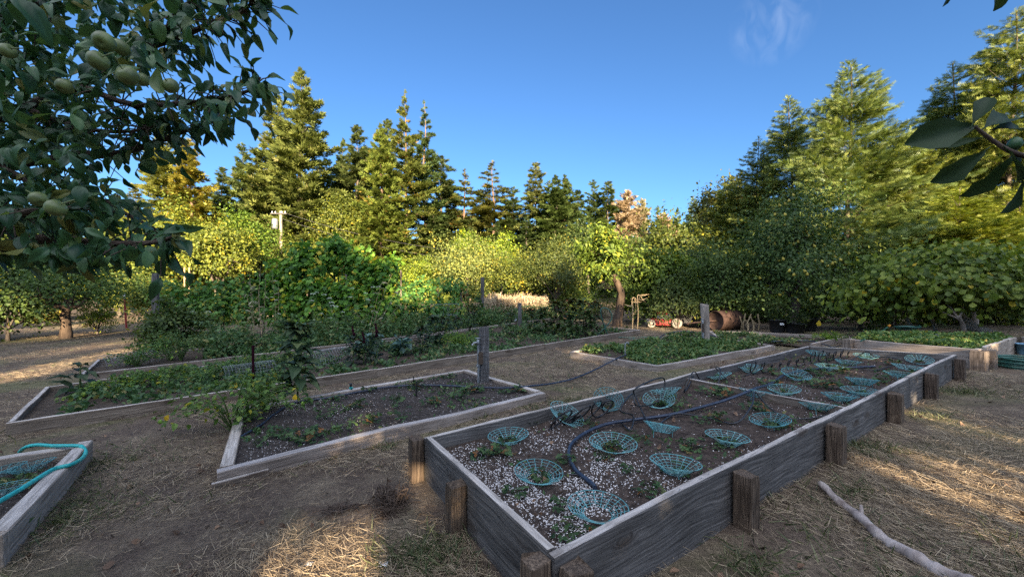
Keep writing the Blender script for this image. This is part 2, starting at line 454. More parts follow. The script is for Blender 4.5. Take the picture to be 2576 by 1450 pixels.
M['bark_red'] = bark_mat("reddish_bark", (.08, .05, .035), (.24, .165, .12))
M['bark_log'] = bark_mat("driftwood_grey_bark", (.16, .125, .11), (.52, .46, .43))
M['twig'] = plain_mat("twig_brown", (.09, .065, .05), .8, .2)
def wire_mat():
    m, N, L, out = newmat("teal_coated_wire")
    tc = N.new("ShaderNodeTexCoord"); oi = N.new("ShaderNodeObjectInfo")
    c = ramp(N, L, oi.outputs['Random'], [(0, (.075, .25, .28)), (.5, (.11, .31, .33)), (1, (.17, .36, .37))])
    n = noise(N, L, tc.outputs['Object'], 16, 4); n2 = noise(N, L, tc.outputs['Object'], 60, 3)
    c = mixc(N, L, ramp(N, L, n, [(0.5, (0, 0, 0)), (0.68, (.75, .75, .75))]), c, (.13, .10, .08))
    principled(N, L, out, c, 0.55, 0.35, n2, 0.2, 0.002)
    return m
M['wire'] = wire_mat()
M['mesh_wire'] = plain_mat("galvanised_wire", (.26, .29, .31), .5, .5, .1, metal=.3)
M['black'] = plain_mat("black_rubber_tube", (.018, .019, .022), .38, .5, .2)
M['hose_blue'] = plain_mat("dark_blue_grey_hose", (.024, .034, .06), .4, .5, .2)
M['hose_teal'] = plain_mat("teal_garden_hose", (.02, .38, .36), .35, .5, .12)
M['hose_green'] = plain_mat("dark_green_hose", (.03, .11, .085), .4, .5, .2)
M['steel'] = plain_mat("galvanised_pipe", (.30, .32, .34), .45, .5, .2, metal=.5)
M['red'] = plain_mat("faded_red_paint", (.27, .03, .025), .6, .4, .25, 14)
M['rust'] = plain_mat("rusty_iron", (.062, .038, .031), .9, .2, .35, 9, bstr=.6)
M['pot'] = plain_mat("black_plastic_pot", (.022, .023, .025), .5, .4, .25)
M['white'] = plain_mat("white_plastic", (.72, .74, .76), .5, .4, .1)
M['blue'] = plain_mat("light_blue_plastic", (.16, .33, .48), .5, .4, .2)
M['orange'] = plain_mat("orange_plastic", (.65, .26, .03), .5, .4, .1)
M['wheel'] = plain_mat("dusty_white_wheel", (.30, .27, .24), .7, .3, .25)
M['apple'] = plain_mat("green_apple_skin", (.14, .18, .06), .42, .4, .3, 22)
M['pear'] = plain_mat("yellow_pear_skin", (.42, .34, .05), .5, .3, .25, 20)
M['perlite'] = plain_mat("white_perlite", (.66, .63, .62), .9, .2, .18, 90)
M['straw_stem'] = plain_mat("dry_tan_stem", (.42, .32, .19), .8, .2, .25)
M['green_stem'] = plain_mat("green_stem", (.10, .15, .045), .6, .3, .25)
# ------------------------------------------------------------------ ground
def ground_mat():
    m, N, L, out = newmat("dry_lawn_ground")
    tc = N.new("ShaderNodeTexCoord"); v = tc.outputs['Object']
    big = noise(N, L, v, 0.55, 5, 0.6, 0.4)
    mid = noise(N, L, v, 3.2, 5, 0.6)
    fine = noise(N, L, v, 42, 5, 0.7)
    f1 = noise(N, L, v, 20, 4, 0.7, 0.6, mapscale=(1, 4.5, 1), rot=(0, 0, 0.5))
    f2 = noise(N, L, v, 20, 4, 0.7, 0.6, mapscale=(5, 1, 1), rot=(0, 0, -0.35))
    fib = nmath(N, L, 'MAXIMUM', f1, f2)
    straw = ramp(N, L, fib, [(0.38, (.07, .053, .039)), (0.55, (.185, .145, .103)), (0.72, (.37, .30, .21))])
    dirt = ramp(N, L, fine, [(0.3, (.05, .038, .03)), (0.7, (.155, .117, .09))])
    green = ramp(N, L, fib, [(0.4, (.06, .07, .03)), (0.7, (.20, .21, .09))])
    a = ramp(N, L, mid, [(0.42, (0, 0, 0)), (0.70, (1, 1, 1))])
    c = mixc(N, L, a, dirt, straw)
    g = ramp(N, L, big, [(0.50, (0, 0, 0)), (0.64, (1, 1, 1))])
    c = mixc(N, L, nmath(N, L, 'MULTIPLY', g, 0.55), c, green)
    h = nmath(N, L, 'ADD', nmath(N, L, 'MULTIPLY', fib, 0.6), nmath(N, L, 'MULTIPLY', fine, 0.5))
    principled(N, L, out, c, 0.95, 0.08, h, 0.9, 0.02)
    return m
def build_ground():
    a = np.concatenate([-np.geomspace(420, 14, 26), np.linspace(-13, 13, 150), np.geomspace(14, 420, 26)])
    X, Y = np.meshgrid(a, a + 6)
    Z = gz(X, Y) + 0.03 * (vnoise(X * 1.1, Y * 1.1, 3) - .5) * np.clip(9 / (1 + np.hypot(X, Y)), 0, 1) + 0.012 * (vnoise(X * 4, Y * 4, 4) - .5)
    n = len(a); i, j = np.meshgrid(np.arange(n - 1), np.arange(n - 1))
    k = (j * n + i).ravel(); mb = MB()
    mb.add(np.stack([X, Y, Z], -1).reshape(-1, 3), {4: np.stack([k, k + 1, k + n + 1, k + n], -1)}, .5, True)
    return tag(mb.build("ground", ground_mat()), kind='structure')
build_ground()

# ------------------------------------------------------------------ raised beds
def soil_mat(name, dark, light, fleck, amount):
    m, N, L, out = newmat(name)
    tc = N.new("ShaderNodeTexCoord"); v = tc.outputs['Object']
    n = noise(N, L, v, 26, 6, 0.7); n2 = noise(N, L, v, 2.2, 3)
    c = ramp(N, L, n, [(0.32, dark), (0.68, light)])
    vo = N.new("ShaderNodeTexVoronoi"); vo.inputs['Scale'].default_value = 62; L.new(v, vo.inputs['Vector'])
    sp = N.new("ShaderNodeSeparateColor"); L.new(vo.outputs['Color'], sp.inputs[0])
    spot = nmath(N, L, 'MULTIPLY', nmath(N, L, 'LESS_THAN', vo.outputs['Distance'], 0.26), nmath(N, L, 'GREATER_THAN', nmath(N, L, 'ADD', sp.outputs[0], nmath(N, L, 'MULTIPLY', n2, 0.5)), 1.18 - amount))
    c = mixc(N, L, spot, c, fleck)
    h = nmath(N, L, 'ADD', n, nmath(N, L, 'MULTIPLY', spot, 0.4))
    principled(N, L, out, c, 0.95, 0.1, h, 1.0, 0.02)
    return m
M['soil_a'] = soil_mat("dark_soil_with_perlite", (.026, .019, .016), (.105, .080, .066), (.40, .38, .38), .02)
M['soil_b'] = soil_mat("grey_brown_soil", (.022, .019, .017), (.085, .07, .062), (.34, .32, .32), .16)
M['soil_c'] = soil_mat("brown_bed_soil", (.03, .023, .018), (.10, .078, .06), (.3, .27, .22), .12)
BEDS = []
def board(parent, base, p0, p1, h, th, mat, seed=0, sink=.03, name='board', wob=.004):
    p0 = np.asarray(p0, float); p1 = np.asarray(p1, float); rng = rs(seed)
    d = p1 - p0; Ln = np.linalg.norm(d); x = d / Ln
    z = unit(np.array([0, 0, 1.0]) - x * x[2]); y = np.cross(z, x)
    n = max(4, int(Ln / .14)); s = np.linspace(0, Ln, n + 1); c = min(.006, th * .12)
    prof = np.array([(c, -sink), (th - c, -sink), (th, -sink + c), (th, h - c), (th - c, h), (c, h), (0, h - c), (0, -sink + c)])
    V = np.zeros((n + 1, 8, 3)); V[..., 0] = s[:, None]; V[..., 1:] = prof[None]
    top = prof[:, 1] > 0
    w = (np.cumsum(rng.normal(0, .3, n + 1)) % 2 - 1) * 0
    low = np.interp(s, np.linspace(0, Ln, max(3, int(Ln / .5))), rng.normal(0, wob, max(3, int(Ln / .5))))
    V[:, top, 2] += low[:, None] + rng.normal(0, .0012, (n + 1, top.sum()))
    V[:, :, 1] += np.interp(s, np.linspace(0, Ln, max(3, int(Ln / .7))), rng.normal(0, wob * .8, max(3, int(Ln / .7))))[:, None] + rng.normal(0, .0008, (n + 1, 8))
    chip = rng.random(n + 1) < .06
    V[chip, 3, 2] -= .01 * rng.random(chip.sum()); V[chip, 6, 2] -= .008 * rng.random(chip.sum())
    i = np.arange(n)[:, None]; j = np.arange(8)[None]; j2 = (j + 1) % 8
    q = np.stack([i * 8 + j, (i + 1) * 8 + j, (i + 1) * 8 + j2, i * 8 + j2], -1).reshape(-1, 4)
    mb = MB(); mb.add(V.reshape(-1, 3), {4: q, 8: [list(range(8)), list(range(n * 8 + 7, n * 8 - 1, -1))]}, .5, False)
    o = mb.build(name, mat, parent)
    o.data.materials.append(M['wood_top'])                  # upper edge bleached, and painted paler still for the sky light on it
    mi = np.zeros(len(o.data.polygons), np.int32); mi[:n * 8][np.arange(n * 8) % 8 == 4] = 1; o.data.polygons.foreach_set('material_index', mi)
    Mw = Matrix(((x[0], y[0], z[0], p0[0] - base[0]), (x[1], y[1], z[1], p0[1] - base[1]), (x[2], y[2], z[2], p0[2] - base[2]), (0, 0, 0, 1)))
    o.matrix_local = Mw
    return o
def stake(parent, base, p, h, s, ang, mat, name='post', sink=.05, seed=0):
    """a square post; local X runs up it so that the grain does too"""
    rng = rs(seed); n = 8; mb = MB(); hs = s / 2; c = s * .06
    ring = np.array([(-hs + c, -hs), (hs - c, -hs), (hs, -hs + c), (hs, hs - c), (hs - c, hs), (-hs + c, hs), (-hs, hs - c), (-hs, -hs + c)])
    xs = np.linspace(-sink, h, n + 1)
    V = np.zeros((n + 1, 8, 3)); V[..., 0] = xs[:, None]; V[..., 1:] = ring[None]
    V[:, :, 1:] += rng.normal(0, s * .012, (n + 1, 8, 2)); V[-1, :, 0] += rng.normal(0, .006, 8); V[-1, :, 1:] *= .95
    i = np.arange(n)[:, None]; j = np.arange(8)[None]; j2 = (j + 1) % 8
    q = np.stack([i * 8 + j, (i + 1) * 8 + j, (i + 1) * 8 + j2, i * 8 + j2], -1).reshape(-1, 4)
    mb.add(V.reshape(-1, 3), {4: q, 8: [list(range(8)), list(range(n * 8 + 7, n * 8 - 1, -1))]}, .5)
    o = mb.build(name, mat, parent)
    ca, sa = math.cos(ang), math.sin(ang)
    q0 = np.asarray(p) - (np.asarray(base) if parent is not None else 0)
    o.matrix_local = Matrix(((0, ca, -sa, q0[0]), (0, sa, ca, q0[1]), (1, 0, 0, q0[2]), (0, 0, 0, 1)))
    return o
def soil(parent, base, c, h, mat, seed=0, rough=.012, mound=0.0):
    n = 44; a = np.linspace(0, 1, n)
    S, Tt = np.meshgrid(a, a)
    p = (c[0][None, None] * ((1 - S) * (1 - Tt))[..., None] + c[1] * (S * (1 - Tt))[..., None] + c[2] * (S * Tt)[..., None] + c[3] * ((1 - S) * Tt)[..., None])
    z = gz(p[..., 0], p[..., 1]) + h + rough * 2 * (vnoise(p[..., 0] * 5, p[..., 1] * 5, seed) - .5) + rough * (vnoise(p[..., 0] * 15, p[..., 1] * 15, seed + 1) - .5) + mound * np.sin(math.pi * S) * np.sin(math.pi * Tt)
    p[..., 2] = z
    i, j = np.meshgrid(np.arange(n - 1), np.arange(n - 1)); k = (j * n + i).ravel(); mb = MB()
    mb.add(p.reshape(-1, 3) - base, {4: np.stack([k, k + 1, k + n + 1, k + n], -1)}, .5, True)
    return mb.build('soil', mat, parent)
def onground(p, h=0.0):
    return np.array([p[0], p[1], float(gz(p[0], p[1])) + h])
def make_bed(label, corners, h, th, mat, soil_h, smat, seed, segs=(1, 1, 1, 1), skip=(), mound=0.0, full=(0, 2)):
    """corners counter-clockwise seen from above"""
    c = [onground(p) for p in corners]; base = c[0].copy()
    root = empty('raised_bed', base, label, 'garden bed', 'timber raised beds')
    for e in range(4):
        if e in skip: continue
        a, b = c[e], c[(e + 1) % 4]; d = unit(b - a)
        if e not in full: a = a + d * (th + .002); b = b - d * (th + .002)
        for k in range(segs[e]):
            p0 = onground(a + (b - a) * k / segs[e]); p1 = onground(a + (b - a) * (k + 1) / segs[e] - d * (.003 if k < segs[e] - 1 else 0))
            nin = unit(np.array([-d[1], d[0], 0])) * (.006 * (k % 2))
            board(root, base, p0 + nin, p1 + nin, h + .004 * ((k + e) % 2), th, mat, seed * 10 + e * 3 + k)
    cen = sum(c) / 4
    cc = [p + unit(cen - p) * th * .7 for p in c]
    soil(root, base, cc, soil_h, smat, seed, mound=mound)
    BEDS.append([p[:2] for p in c])
    return root, base, c
def lerp(a, b, t): return np.asarray(a) + (np.asarray(b) - np.asarray(a)) * t
def foot(p, a, b):
    d = b - a; return float(np.dot(p - a, d) / np.dot(d, d))
# main bed: near end board, right side, far end, left side  (corners: near-left, near-right, far-right, far-left)
A_c = [P(1066, 1095, .29), P(1398, 1402, .29), P(2409, 892, .29), P(2030, 870, .29)]
bedA, bA, cA = make_bed('long grey timber raised bed full of teal wire baskets, nearest the camera', A_c, .29, .045, M['wood_grey'], .185, M['soil_a'], 1, segs=(1, 3, 1, 2), full=(1, 3))
ang_r = math.atan2(*(cA[2] - cA[1])[1::-1]); out_r = np.array([math.sin(ang_r), -math.cos(ang_r), 0])
for k, (u, v, hh) in enumerate(((1876, 1320, .275), (2105, 1166, .272), (2253, 1064, .27), (2352, 1004, .275), (2427, 956, .268))):
    t = foot(onground(P(u, v)), cA[1], cA[2]); p = lerp(cA[1], cA[2], t) + out_r * .056
    stake(bedA, bA, onground(p), hh, .095, ang_r, M['wood_post'], seed=k)
for k, (u, v) in enumerate(((1386, 1012), (1619, 960), (1783, 921))):
    t = foot(onground(P(u, v, .27)), cA[3], cA[0]); p = lerp(cA[3], cA[0], t) - out_r * .056
    stake(bedA, bA, onground(p), .275, .09, ang_r, M['wood_post'], seed=10 + k)
ang_e = math.atan2(*(cA[1] - cA[0])[1::-1]); out_e = np.array([math.sin(ang_e), -math.cos(ang_e), 0])
t = foot(onground(P(1184, 1318)), cA[0], cA[1])
stake(bedA, bA, onground(lerp(cA[0], cA[1], t) + out_e * .052), .255, .09, ang_e, M['wood_post'], seed=20)
stake(bedA, bA, onground(cA[0] + out_e * .052 + unit(cA[0] - cA[1]) * .01), .283, .088, ang_e, M['wood_post'], seed=21)
stake(bedA, bA, onground(cA[1] + out_e * .052 + unit(cA[0] - cA[1]) * .055), .27, .088, ang_e, M['wood_post'], seed=22)
stake(bedA, bA, onground(cA[1] + out_r * .056 + unit(cA[2] - cA[1]) * .05), .262, .095, ang_r, M['wood_post'], seed=23)
# divider across the main bed
d0 = lerp(cA[0], cA[3], foot(onground(P(1721, 948, .27)), cA[0], cA[3])); d1 = lerp(cA[1], cA[2], foot(onground(P(2128, 1022, .27)), cA[1], cA[2]))
dd = unit(d1 - d0)
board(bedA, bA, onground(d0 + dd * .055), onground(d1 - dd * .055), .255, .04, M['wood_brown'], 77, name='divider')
# bent staples along the right-hand board
mbs = MB(); r_ = rs(3)
for k in range(46):
    t = .03 + .94 * r_.random(); p = onground(lerp(cA[1], cA[2], t)) - out_r * (.008 + .03 * r_.random()) + np.array([0, 0, .292]); a = ang_r + r_.normal(0, .5)
    e = np.array([math.cos(a), math.sin(a), 0]) * .009
    tube(mbs, [p - e, p - e + [0, 0, .012], p + e + [0, 0, .012], p + e], .0011, 4)
tag(mbs.build('staples', M['steel'], bedA, None) if False else mbs.build('staples', M['steel'], bedA), kind='stuff').location = tuple(-bA)
# low bed with the faucet post
B_c = [P(546, 1186, .10), P(1372, 987, .10), P(1169, 928, .10), P(598, 1026, .10)]
bedB, bB, cB = make_bed('low bed of pale boards with small strawberry plants and a faucet post', B_c, .10, .085, M['wood_pale'], .072, M['soil_b'], 2, segs=(1, 1, 1, 1))
dB = unit(cB[1] - cB[0]); oB = np.array([dB[1], -dB[0], 0])
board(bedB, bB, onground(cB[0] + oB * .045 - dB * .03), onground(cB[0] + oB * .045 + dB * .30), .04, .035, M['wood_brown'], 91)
# square weedy bed beyond it
C_c = [P(1432, 884, .10), P(1654, 921, .10), P(1949, 868, .10), P(1730, 838, .10)]
bedC, bC, cC = make_bed('square low bed overgrown with green weeds, with a pale faucet post', C_c, .10, .06, M['wood_pale'], .07, M['soil_c'], 3)
# narrow bed behind the square one
H_c = [P(1800, 845, .11), P(2040, 866, .11), P(2137, 846, .11), P(1778, 831, .11)]
bedH, bH, cH = make_bed('narrow pale bed of sparse weeds in front of the rusty roller', H_c, .12, .05, M['wood_pale'], .05, M['soil_c'], 4, skip=(0,))
# the two long vegetable beds at the back
D_c = [P(14, 1065, .13), P(1611, 829, .13), P(1320, 808, .13), P(113, 973, .13)]
bedD, bD, cD = make_bed('very long low bed of vegetables, tomatillos and amaranth', D_c, .135, .05, M['wood_brown'], .08, M['soil_c'], 5, segs=(3, 1, 3, 1))
E_c = [P(200, 943, .13), P(1420, 796, .13), P(1300, 789, .13), P(247, 904, .13)]
bedE, bE, cE = make_bed('long bed of flowering weeds just in front of the vine trellis', E_c, .14, .05, M['wood_brown'], .08, M['soil_c'], 6, segs=(3, 1, 3, 1))
# bed at the left edge
F1 = P(234, 1108, .15); F0 = P(20, 1336, .15); F3 = P(-60, 1158, .15)
dF = unit(F0 - F1)
F_c = [F0 + (F3 - F1) * 1.3, F0, F1, F1 + (F3 - F1) * 1.3]
bedF, bF, cF = make_bed('split pale timber bed at the left edge with a teal hose over it', F_c, .15, .085, M['wood_pale'], .055, M['soil_b'], 7, full=(1, 3))
stake(bedF, bF, onground(F0 + dF * .05 + np.array([-.04, 0, 0])), .155, .075, math.atan2(dF[1], dF[0]), M['wood_pale'], seed=31)
# tall bed at the right
G_c = [P(2134, 852, .29), P(2462, 879, .29), P(2556, 848, .29), P(2209, 833, .29)]
bedG, bG, cG = make_bed('tall split timber bed of green weeds on the right, beneath the big leaved tree', G_c, .29, .06, M['wood_pale'], .25, M['soil_c'], 8)
angG = math.atan2(*(cG[1] - cG[0])[1::-1])
oG = np.array([math.sin(angG), -math.cos(angG), 0])
for k, (c_, s_, o_) in enumerate(((cG[0], .13, .065), (cG[1], .16, .08))):
    stake(bedG, bG, onground(c_ + oG * o_ + unit(cG[1] - cG[0]) * .02), .285, s_, angG, M['wood_brown'], seed=40 + k)
dG = unit(cG[2] - cG[1]); oG2 = np.array([dG[1], -dG[0], 0])
stake(bedG, bG, onground(cG[1] + oG2 * .07 + dG * .18), .28, .13, math.atan2(dG[1], dG[0]), M['wood_brown'], seed=43)
# next timber bed past it, at the frame edge
I0 = cG[2] + dG * .35 + oG2 * .02; I1 = I0 + oG2 * 2.2
bedI, bI, cI = make_bed('brown timber bed end beside the coiled hose at the right edge', [I0, I1, I1 + dG * 1.2, I0 + dG * 1.2], .27, .05, M['wood_brown'], .2, M['soil_c'], 9)

# perlite scattered over the main bed
def in_beds(x, y, grow=0.0):
    r = np.zeros(np.shape(x), bool)
    for b in BEDS:
        c = sum(np.asarray(p) for p in b) / 4
        r |= in_poly(x, y, [np.asarray(p) + unit(np.asarray(p) - c) * grow for p in b])
    return r
def bed_uv(c, s, t):
    s = np.asarray(s)[:, None]; t = np.asarray(t)[:, None]
    return c[0] * (1 - s) * (1 - t) + c[1] * s * (1 - t) + c[2] * s * t + c[3] * (1 - s) * t
def perlite(parent, base, c, h, n, seed, dens, size=(.0035, .008)):
    rng = rs(seed); s = rng.uniform(.05, .95, n * 10); t = rng.uniform(.015, .97, n * 10)
    p = bed_uv(c, s, t); keep = rng.random(len(p)) < dens(p, s, t); p = p[keep][:n]; n = len(p)
    p[:, 2] = gz(p[:, 0], p[:, 1]) + h + .012 * 2 * (vnoise(p[:, 0] * 5, p[:, 1] * 5, 1) - .5) + .012 * (vnoise(p[:, 0] * 15, p[:, 1] * 15, 2) - .5) + .002
    o = np.array([(1, 0, 0), (-1, 0, 0), (0, 1, 0), (0, -1, 0), (0, 0, .8), (0, 0, -.8)], float)
    f = np.array([(0, 2, 4), (2, 1, 4), (1, 3, 4), (3, 0, 4), (2, 0, 5), (1, 2, 5), (3, 1, 5), (0, 3, 5)])
    V = p[:, None] + (o[None] * rng.uniform(.5, 1.1, (n, 6, 1)) + rng.normal(0, .2, (n, 6, 3))) * rng.uniform(*size, n)[:, None, None]
    mb = MB(); mb.add(V.reshape(-1, 3) - base, {3: (f[None] + 6 * np.arange(n)[:, None, None]).reshape(-1, 3)}, .5)
    return tag(mb.build('perlite', M['perlite'], parent), kind='stuff')
def dens_a(p, s, t):
    u, v = pix(p)
    near = np.exp(-(((t - .04 - .05 * s) / .095) ** 2)) * np.clip(vnoise(p[:, 0] * 3.2, p[:, 1] * 3.2, 9) * 2.8 - .75, 0, 1) * (.12 + 1.0 * s ** 1.4)
    band = .5 * np.exp(-(((s - .78) / .16) ** 2 + ((t - .46) / .1) ** 2)) + .25 * np.exp(-(((s - .9) / .1) ** 2 + ((t - .25) / .2) ** 2))
    return near + .06 * band + .008 * np.clip(vnoise(p[:, 0] * 4, p[:, 1] * 4, 19) * 2 - .3, 0, 1)
perlite(bedA, bA, cA, .185, 11000, 5, dens_a, (.003, .0068))
perlite(bedB, bB, cB, .072, 1700, 6, lambda p, s, t: .15 + .5 * np.clip(vnoise(p[:, 0] * 2.5, p[:, 1] * 2.5, 5) * 2 - .6, 0, 1), (.003, .006))

# ------------------------------------------------------------------ straw and grass on the ground
M['straw'] = foliage_mat("dry_straw", (.08, .06, .042), (.235, .182, .122), (.47, .38, .26), trans=.1, spec=.15, tinted=False)
M['grass'] = foliage_mat("short_green_grass", (.04, .055, .028), (.085, .11, .05), (.20, .205, .11), trans=.3, tinted=False)
def straw():
    rng = rs(11); n = 620000
    d = np.exp(rng.uniform(math.log(1.0), math.log(24), n) ** 1.0); u = rng.uniform(-450, 3000, n)
    x = (u - 1287.5) / 972 * d; y = d
    k = ~in_beds(x, y, .03); x, y, d = x[k], y[k], d[k]
    dens = np.clip(-.45 + 2.1 * vnoise(x * 1.6, y * 1.6, 21), .05, 1) * np.clip(.45 + vnoise(x * .6, y * .6, 22), 0, 1)
    k = rng.random(len(x)) < dens; x, y, d = x[k], y[k], d[k]; n = len(x)
    p = np.stack([x, y, gz(x, y) + .004 + .014 * rng.random(n)], -1)
    a = vnoise(x * .8, y * .8, 31) * 6 + rng.normal(0, .9, n)
    f = np.stack([np.cos(a), np.sin(a), rng.normal(.06, .14, n)], -1)
    mb = MB(); scatter(mb, L_STRAW, p, f, rdir(n, rng, .3, 1), rng.uniform(.018, .062, n) * (1 + d / 9), np.clip(rng.normal(.5, .25, n), 0, 1), width=rng.uniform(.55, 1.1, n))
    tag(mb.build('dry_grass', M['straw']), 'dry straw and mown grass lying over the bare ground', 'dry grass', kind='stuff')
    mb = MB(); n = 42000
    d = np.exp(rng.uniform(math.log(1.0), math.log(20), n)); u = rng.uniform(-400, 2950, n)
    x = (u - 1287.5) / 972 * d; y = d
    g = np.clip(vnoise(x * 1.2, y * 1.2, 41) * 3.2 - 1.75, 0, 1) * .8
    for uu, vv, r, w in ((1062, 1395, .16, 1), (180, 1210, .4, .7), (140, 1290, .35, .7), (250, 1150, .3, .5), (2180, 1125, .25, .9), (2420, 985, .3, .9), (2330, 1040, .2, .7), (2140, 1230, .15, .8), (1430, 1010, .35, .7), (1330, 1025, .25, .6),
                         (1120, 1090, .2, .6), (880, 1150, .25, .5), (1750, 905, .5, .5), (1560, 915, .4, .5), (200, 1080, .5, .4), (500, 1030, .6, .3), (1900, 1420, .2, .6), (2050, 1300, .2, .5), (2160, 1230, .12, .9), (1300, 925, .5, .4), (1980, 880, .5, .6), (650, 1190, .3, .4)):
        c = P(uu, vv); g = np.maximum(g, w * np.exp(-((x - c[0]) ** 2 + (y - c[1]) ** 2) / r ** 2))
    k = (~in_beds(x, y, .01)) & (rng.random(n) < g); x, y, d = x[k], y[k], d[k]; n = len(x)
    p = np.stack([x, y, gz(x, y)], -1)
    f = rdir(n, rng, .1, .9)
    scatter(mb, L_BLADE, p, f, rdir(n, rng, -.3, .6), rng.uniform(.03, .085, n) * (1 + d / 14), width=rng.uniform(.8, 1.6, n))
    # blades growing thick in the listed clumps
    for uu, vv, r, m_ in ((1062, 1392, .10, 900), (1075, 1410, .08, 500), (2185, 1128, .10, 500), (2425, 985, .14, 700), (2330, 1050, .1, 350), (150, 1280, .2, 900), (110, 1330, .13, 600), (215, 1175, .15, 600), (2150, 1240, .05, 200), (1420, 1012, .12, 700), (1345, 1028, .1, 500), (1900, 1425, .06, 250), (1220, 1050, .08, 250), (960, 1125, .06, 200), (2140, 1120, .05, 250)):
        m_ = int(m_ * .45); c = P(uu, vv); q = np.stack([rng.normal(c[0], r * 1.25, m_), rng.normal(c[1], r * .8, m_), np.zeros(m_)], -1); q[:, 2] = gz(q[:, 0], q[:, 1])
        q = q[~in_beds(q[:, 0], q[:, 1], .0)]
        scatter(mb, L_BLADE, q, rdir(len(q), rng, .1, .95), rdir(len(q), rng, -.3, .6), rng.uniform(.04, .10, len(q)), width=rng.uniform(.9, 1.6, len(q)))
    tag(mb.build('green_grass', M['grass']), 'short green grass and clover growing in patches beside the beds', 'grass', kind='stuff')
straw()

# ------------------------------------------------------------------ wire baskets
def basket_mesh(mb, R=.145, H=.050, wr=.0019):
    ring = [(1.0, 1.0), (.87, .80), (.75, .60), (.64, .40), (.54, .2), (.47, 0.0)]
    for k, (f, z) in enumerate(ring):
        a = np.linspace(0, 2 * math.pi, 41)[:-1]
        tube(mb, np.stack([R * f * np.cos(a), R * f * np.sin(a), np.full(40, H * z)], -1), wr * (1.35 if k in (0, 5) else 1), 5, closed=True)
    for k in range(18):
        a = 2 * math.pi * k / 18
        w = wr * (2.1 if k % 9 == 0 else 1.05)
        tube(mb, [(R * f * math.cos(a), R * f * math.sin(a), H * z) for f, z in ring], w, 5)
    for k in range(3):
        a = 2 * math.pi * k / 3 + .3
        tube(mb, [(R * .6 * math.cos(a), R * .6 * math.sin(a), H * .3), (R * .57 * math.cos(a), R * .57 * math.sin(a), -.07)], wr * 1.3, 5)
BASKETS = [  # u, v of the rim's centre, tilt about x, tilt about y, what sets it apart
    (1503, 1268, 0, 0, 'standing empty on white perlite in the front corner of the bed'),
    (1354, 1184, 3, -2, 'on perlite left of the hose end, nearest the short end board'),
    (1698, 1169, -3, 4, 'on perlite by the right board before the first outside post'),
    (1541, 1112, 5, 0, 'right of the thick hose curve, with green leaves inside'),
    (1279, 1096, 3, 4, 'in the left corner of the bed near the corner post'),
    (1420, 1046, -14, -28, 'tilted up against the black tube tangle by the left board'),
    (1530, 1012, 22, 26, 'tipped towards the left board with dark tube loops over it'),
    (1663, 1076, -17, -4, 'seen edge on between the thick hose and the right board'),
    (1678, 984, -8, 12, 'resting close to the left board just before the divider'),
    (1658, 1009, -16, -14, 'tipped edge on behind the thick hose before the divider'),
    (1828, 1099, 2, -2, 'by the right board opposite the first outside post'),
    (1938, 1056, -10, 3, 'flattish and tipped, by the right board before the second outside post'),
    (1898, 989, 6, -12, 'under the thick hose where it crosses the divider'),
    (1972, 979, -6, 0, 'just beyond the divider, right of the thick hose'),
    (2058, 1021, 4, 14, 'against the divider end by the right board'),
    (2112, 996, 4, 4, 'just past the divider by the right board, lower of two overlapping'),
    (2162, 979, 0, 2, 'overlapping another basket by the right board past the divider'),
    (2168, 958, 2, 8, 'with brown leaves inside, near the third outside post'),
    (1886, 926, 2, 2, 'under black tube rings by the left board past the divider'),
    (1808, 944, 4, 12, 'against the left board just past the divider'),
    (2000, 944, -12, -12, 'tipped up beside the thick hose past the divider'),
    (2280, 921, 2, 6, 'near the far end on the right with a clean round rim'),
    (2265, 940, -14, 0, 'edge on in green weeds by the right board near the far end'),
    (2311, 906, -10, 14, 'in the far right corner, tipped and dark'),
    (2178, 894, -4, 0, 'by the sunlit far end board under dark tube loops'),
    (2131, 909, -8, -3, 'lying flat before the far end board, left of the sunlit patch'),
    (2084, 921, 0, 0, 'beside the thick hose bend near the far end'),
    (2053, 887, 0, 6, 'in the far left corner of the bed behind the black rings')]
mb = MB(); basket_mesh(mb)
basket0 = mb.build('plant_basket', M['wire'])
r_ = rs(17); BPOS = []
for k, (u, v, tx, ty, desc) in enumerate(BASKETS):
    p = P(u, v, .185 + .048); p = p - np.array([0, 0, .045])
    tilt = (math.radians(tx), math.radians(ty), r_.random() * 6.3)
    o = basket0 if k == 0 else basket0.copy()
    if k: COL.objects.link(o)
    o.location = tuple(p + np.array([0, 0, abs(math.sin(math.radians(abs(tx) + abs(ty)))) * .05])); o.rotation_euler = tilt
    o.scale = (1 + r_.normal(0, .05), 1 + r_.normal(0, .05), 1 + r_.normal(0, .16))
    tag(o, 'teal wire basket ' + desc, 'plant basket', 'teal wire baskets in the raised beds'); BPOS.append(p)
for u, v, tx, ty, desc in ((76, 1168, -6, -8, 'in the left edge bed under the teal hose'), (0, 1180, 0, 10, 'cut by the left edge, behind the teal hose'), (6, 1224, 4, 8, 'at the frame edge in the left bed, below the hose')):
    o = basket0.copy(); COL.objects.link(o); o.location = tuple(P(u, v, .11) - np.array([0, 0, .045])); o.rotation_euler = (math.radians(tx), math.radians(ty), r_.random() * 6)
    o.scale = (.9, .9, .9); tag(o, 'teal wire basket ' + desc, 'plant basket', 'teal wire baskets in the raised beds')

